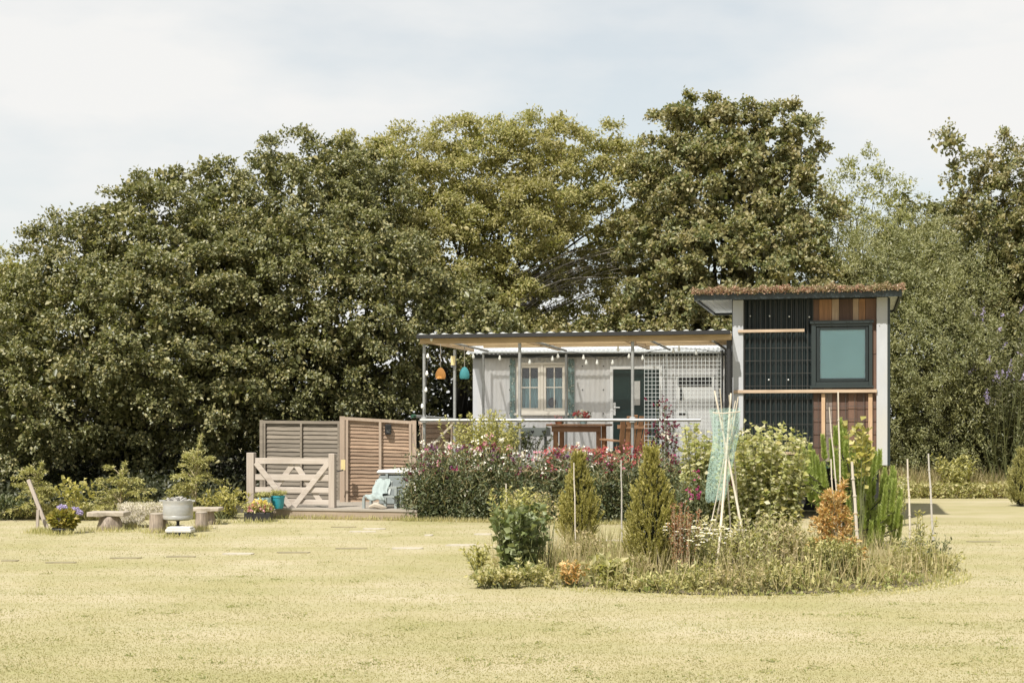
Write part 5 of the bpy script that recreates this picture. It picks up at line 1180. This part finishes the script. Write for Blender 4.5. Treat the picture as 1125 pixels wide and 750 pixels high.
# ================================================================= TREES
oak = 'broad oaks along the left boundary'
tree('broadleaf_tree', 'small sunlit tree at the far left edge of the photo', [(-15, 318, 48, 31), (20, 360, 55, 31), (-60, 380, 90, 31), (0, 440, 80, 31)], (-20, 31), M['lf_mid'], 201, limbs=30)
tree('oak_tree', 'broad dark green oak filling the left side behind the log benches', [(92, 300, 70, 28), (165, 280, 82, 28), (60, 365, 82, 27.5), (150, 370, 100, 26.8), (50, 440, 90, 27), (150, 450, 80, 27.5), (230, 330, 80, 27.5), (215, 420, 80, 27), (0, 420, 70, 28),], (140, 28.5), M['lf_dark'], 202, spacing=.60, nleaf=165, limbs=60)
tree('oak_tree', 'tall dark green oak behind the lap fences, left of the hut', [(262, 245, 70, 29), (340, 218, 72, 29), (392, 215, 52, 29.5), (300, 320, 92, 28), (390, 325, 95, 28), (432, 325, 66, 28.5), (330, 410, 80, 27.8), (270, 430, 62, 28), (410, 410, 66, 28.3), (480, 350, 60, 28.3), (525, 368, 46, 28.2), (212, 205, 26, 29), (168, 215, 22, 29)], (345, 29.3), M['lf_dark'], 203, spacing=.60, nleaf=165, limbs=70)
tree('beech_tree', 'domed olive green tree with bare slanting branches behind the hut', [(435, 218, 78, 31), (470, 270, 70, 30.6), (530, 200, 78, 32), (605, 196, 74, 32), (655, 200, 62, 32), (500, 280, 80, 31.5), (560, 285, 62, 32), (590, 235, 50, 31), (560, 330, 40, 31), (640, 270, 52, 32.4), (695, 260, 40, 33), (640, 330, 50, 32.6), (690, 200, 34, 32.8), (590, 350, 45, 32.2)], (500, 32.5), M['lf_mid'], 204, spacing=.62, cr=.5, nleaf=230, leaf=(.095, .052), limbs=60, tr=.2, twigs=14, fill=.7)
tree('sycamore_tree', 'tall brownish green sycamore directly behind the hut and cabin', [(752, 145, 36, 31), (730, 185, 36, 31), (800, 150, 48, 31), (855, 160, 44, 31), (780, 225, 78, 30.5), (860, 235, 56, 30.5), (730, 265, 55, 30.5), (800, 310, 85, 29.8), (870, 320, 60, 29.8), (725, 325, 50, 30.5), (700, 385, 60, 30.3), (790, 400, 80, 30), (620, 395, 62, 30.5, .7), (560, 410, 50, 30.5, .8), (870, 400, 60, 30)], (800, 31.5), M['lf_syc'], 205, spacing=.62, cr=.46, nleaf=190, leaf=(.115, .085), limbs=70, flat=.8)
tree('ash_tree', 'feathery light green tree with thin spiky top right of the sycamore', [(950, 200, 28, 33), (935, 235, 42, 33), (970, 225, 34, 33), (915, 265, 45, 32.5), (970, 275, 52, 32.5), (900, 320, 50, 32)], (945, 33.5), M['lf_ash'], 206, spacing=.60, cr=.52, nleaf=105, leaf=(.10, .04), limbs=60, twigs=7, tw=.04, flat=1.1, fill=.4)
tree('field_maple', 'dark rounded tree between the spiky tree and the far right tree', [(1015, 262, 42, 33), (1060, 262, 45, 32.5), (1100, 285, 50, 32), (1010, 310, 55, 32), (1070, 330, 60, 32)], (1040, 33.5), M['lf_dark'], 207, nleaf=150, limbs=40)
tree('hawthorn_tree', 'tall ragged tree with a branch poking left at the far right edge', [(1103, 172, 26, 29.5), (1110, 210, 42, 29.5), (1085, 235, 36, 29.5), (1060, 185, 20, 29.5, .7), (1040, 158, 12, 29.5, .7), (1150, 200, 50, 29.5), (1125, 260, 55, 29.5), (1160, 310, 70, 29.5)], (1120, 30.5), M['lf_syc'], 208, spacing=.5, cr=.34, nleaf=110, leaf=(.10, .065), limbs=60, flat=1.0, twigs=7)
tree('willow_shrub', 'large silvery grey-green willow bush right of the cabin', [(960, 320, 60, 29.8), (1010, 310, 62, 29.8), (1065, 325, 60, 29.8), (950, 400, 66, 29.3), (1030, 390, 85, 29.2), (1085, 410, 62, 29.3), (980, 465, 62, 29.5), (1055, 470, 62, 29.3), (900, 350, 50, 30.3), (890, 440, 60, 30.3), (1010, 500, 45, 29.8, .8)], (1010, 30.8), M['lf_willow'], 209, spacing=.5, cr=.46, nleaf=170, leaf=(.085, .028), limbs=70, flat=1.5, twigs=12, cat='shrub', tr=.12, up=.35, tw=.04)
bd_, _ = bush('buddleia', 'tall buddleia with pale purple flower spikes at the right edge', 'shrub', *B(1105, 28.6), 150, 4.1, .42, 62, .12, .035, M['lf_buddl'], 210, .12, .35, t0=.2, hv=.45, stem_r=.014)
rng = np.random.default_rng(211); e = _[:, -1][rng.permutation(150)[:70]]; m = 50; ci = np.repeat(np.arange(len(e)), m); tt = rng.random(len(ci)); d0 = nrm(rng.normal(size=(len(e), 3))*.35+[0, -.1, .5])
leaf_mesh('flower_spikes', e[ci]+d0[ci]*(tt*.24)[:, None]+rng.normal(size=(len(ci), 3))*(.022*(1-tt*.7))[:, None], rng.normal(size=(len(ci), 3)), rng.normal(size=(len(ci), 3)), .022, .018, M['f_lilac'], bd_)
tree('hawthorn_tree', 'dense dark shrub tree just beyond the purple buddleia', [(1140, 350, 60, 29.5), (1150, 430, 70, 29.5), (1110, 480, 45, 29.8)], (1140, 30.5), M['lf_dark'], 212, nleaf=150, limbs=26)

# bare slanting branches of the beech
bt = [o for o in bpy.data.objects if o.name.startswith('beech_tree')][0]
rng = np.random.default_rng(221); b = MB()
for i in range(46):
    s = rng.random(); x0_, y0_ = 545+40*s+rng.normal()*8, 365-60*s+rng.normal()*10; L = rng.uniform(90, 190); a = R(rng.uniform(22, 52)); Y0 = 31.6+rng.uniform(-.8, .8)
    P = []
    for k in range(7):
        f = k/6; ang = a*(1-.45*f); px = x0_+L*f*math.cos(ang); py = y0_-L*f*math.sin(ang*.95)+4*math.sin(f*5+i)
        p = W(px, py, Y0+f*.5); P.append((p[0]-bt.location.x, p[1]-bt.location.y, p[2]))
    r0 = rng.uniform(.006, .016); b.tube(P, [r0*(1-.75*k/6) for k in range(7)], 4, False)
    for q in range(3):
        k = rng.integers(2, 5); s0 = Vector(P[k]); e_ = s0+Vector((rng.uniform(.1, .5), rng.normal()*.2, rng.uniform(.0, .45))); b.tube([s0, (s0+e_)/2+Vector((0, 0, .03)), e_], [r0*.35, r0*.25, r0*.1], 3, False)
b.build('bare_branches', M['twig_pale'], bt)
# dense boundary bank far behind
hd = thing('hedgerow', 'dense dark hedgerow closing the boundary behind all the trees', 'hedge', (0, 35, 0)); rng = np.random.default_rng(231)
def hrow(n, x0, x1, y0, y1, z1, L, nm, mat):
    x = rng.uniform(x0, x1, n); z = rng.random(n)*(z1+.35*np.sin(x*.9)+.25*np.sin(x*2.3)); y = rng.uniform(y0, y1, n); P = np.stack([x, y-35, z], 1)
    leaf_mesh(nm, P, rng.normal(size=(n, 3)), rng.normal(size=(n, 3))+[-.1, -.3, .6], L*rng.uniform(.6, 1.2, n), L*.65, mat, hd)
hrow(70000, -20, 20, 34.0, 36.5, 3.1, .18, 'foliage', M['lf_shaded'])
b = MB(); n = 60
for r_i in range(260):
    x = rng.uniform(-19, 19); y = rng.uniform(-.8, 1.2); z = 2.6+.3*math.sin(x); b.tube([(x, y, 0), (x+rng.normal()*.2, y, z*.5), (x+rng.normal()*.4, y, z)], [.05, .035, .01], 5, False)
b.build('stems', M['bark_tree'], hd)
# undergrowth between hut and trees
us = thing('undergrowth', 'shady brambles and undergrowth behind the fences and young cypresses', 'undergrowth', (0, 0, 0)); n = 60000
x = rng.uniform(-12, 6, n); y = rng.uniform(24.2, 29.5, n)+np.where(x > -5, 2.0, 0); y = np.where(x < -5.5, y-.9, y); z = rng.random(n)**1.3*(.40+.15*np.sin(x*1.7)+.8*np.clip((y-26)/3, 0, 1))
leaf_mesh('foliage', np.stack([x, y, z], 1), rng.normal(size=(n, 3)), rng.normal(size=(n, 3))+[0, -.3, .7], .11*rng.uniform(.5, 1.2, n), .06, M['lf_shaded'], us); setp(us, kind='stuff')

# ================================================================= LIGHT, SKY, CAMERA
SUN_EL, SUN_AZ = R(53), math.atan2(-.86, -.51)       # direction to the sun in the ground plane (x,y)=(-.80,-.60)
sx, sy = math.cos(SUN_AZ)*math.cos(SUN_EL), math.sin(SUN_AZ)*math.cos(SUN_EL)
sd_ = bpy.data.lights.new('Sun', 'SUN'); sd_.energy = 4.6; sd_.angle = R(.6); sd_.color = (1, .955, .88)
so = bpy.data.objects.new('sun', sd_); COL.objects.link(so); so.rotation_euler = Vector((sx, sy, math.sin(SUN_EL))).to_track_quat('Z', 'Y').to_euler()
w = bpy.data.worlds.new('World'); SC.world = w; w.use_nodes = True; t = w.node_tree; t.nodes.clear()
out = t.nodes.new('ShaderNodeOutputWorld'); bg = t.nodes.new('ShaderNodeBackground'); bg.inputs[1].default_value = .10
sk_ = t.nodes.new('ShaderNodeTexSky'); sk_.sky_type = 'NISHITA'; sk_.sun_disc = False; sk_.sun_elevation = SUN_EL
sk_.sun_rotation = math.pi/2-SUN_AZ; sk_.air_density = 1.0; sk_.dust_density = 2.0; sk_.ozone_density = 1.0
tc = t.nodes.new('ShaderNodeTexCoord'); mp = t.nodes.new('ShaderNodeMapping'); mp.inputs['Scale'].default_value = (1.6, 1.6, 4.5); mp.inputs['Location'].default_value = (.80, 0, .1)
nz = t.nodes.new('ShaderNodeTexNoise'); nz.inputs['Scale'].default_value = 1.5; nz.inputs['Detail'].default_value = 7; nz.inputs['Roughness'].default_value = .52
rp = t.nodes.new('ShaderNodeValToRGB'); rp.color_ramp.elements[0].position = .40; rp.color_ramp.elements[0].color = (.62,)*3+(1,); rp.color_ramp.elements[1].position = .58; rp.color_ramp.elements[1].color = (1.0,)*3+(1,)
mx = t.nodes.new('ShaderNodeMix'); mx.data_type = 'RGBA'; mx.inputs[7].default_value = (5.6, 5.58, 5.48, 1)
tn = t.nodes.new('ShaderNodeMix'); tn.data_type = 'RGBA'; tn.blend_type = 'MULTIPLY'; tn.inputs[0].default_value = 1; tn.inputs[7].default_value = (1.0, 1.04, .90, 1)
for a, c in ((tc.outputs['Generated'], mp.inputs[0]), (mp.outputs[0], nz.inputs['Vector']), (nz.outputs['Fac'], rp.inputs[0]), (rp.outputs[0], mx.inputs[0]), (sk_.outputs[0], tn.inputs[6]), (tn.outputs[2], mx.inputs[6]), (mx.outputs[2], bg.inputs[0]), (bg.outputs[0], out.inputs[0])): t.links.new(a, c)
cd = bpy.data.cameras.new('camera'); cd.lens = 50; cd.sensor_width = 36; cd.shift_y = (HY-375)/1125; cd.clip_end = 2000
co = bpy.data.objects.new('camera', cd); COL.objects.link(co); co.location = (0, 0, CH); co.rotation_euler = (R(90), 0, 0); SC.camera = co
SC.render.engine = 'CYCLES'; vs_ = SC.view_settings; vs_.view_transform = 'Standard'; vs_.look = 'None'; vs_.gamma = 1; vs_.exposure = .70
SC.cycles.max_bounces = 5; SC.cycles.transparent_max_bounces = 12
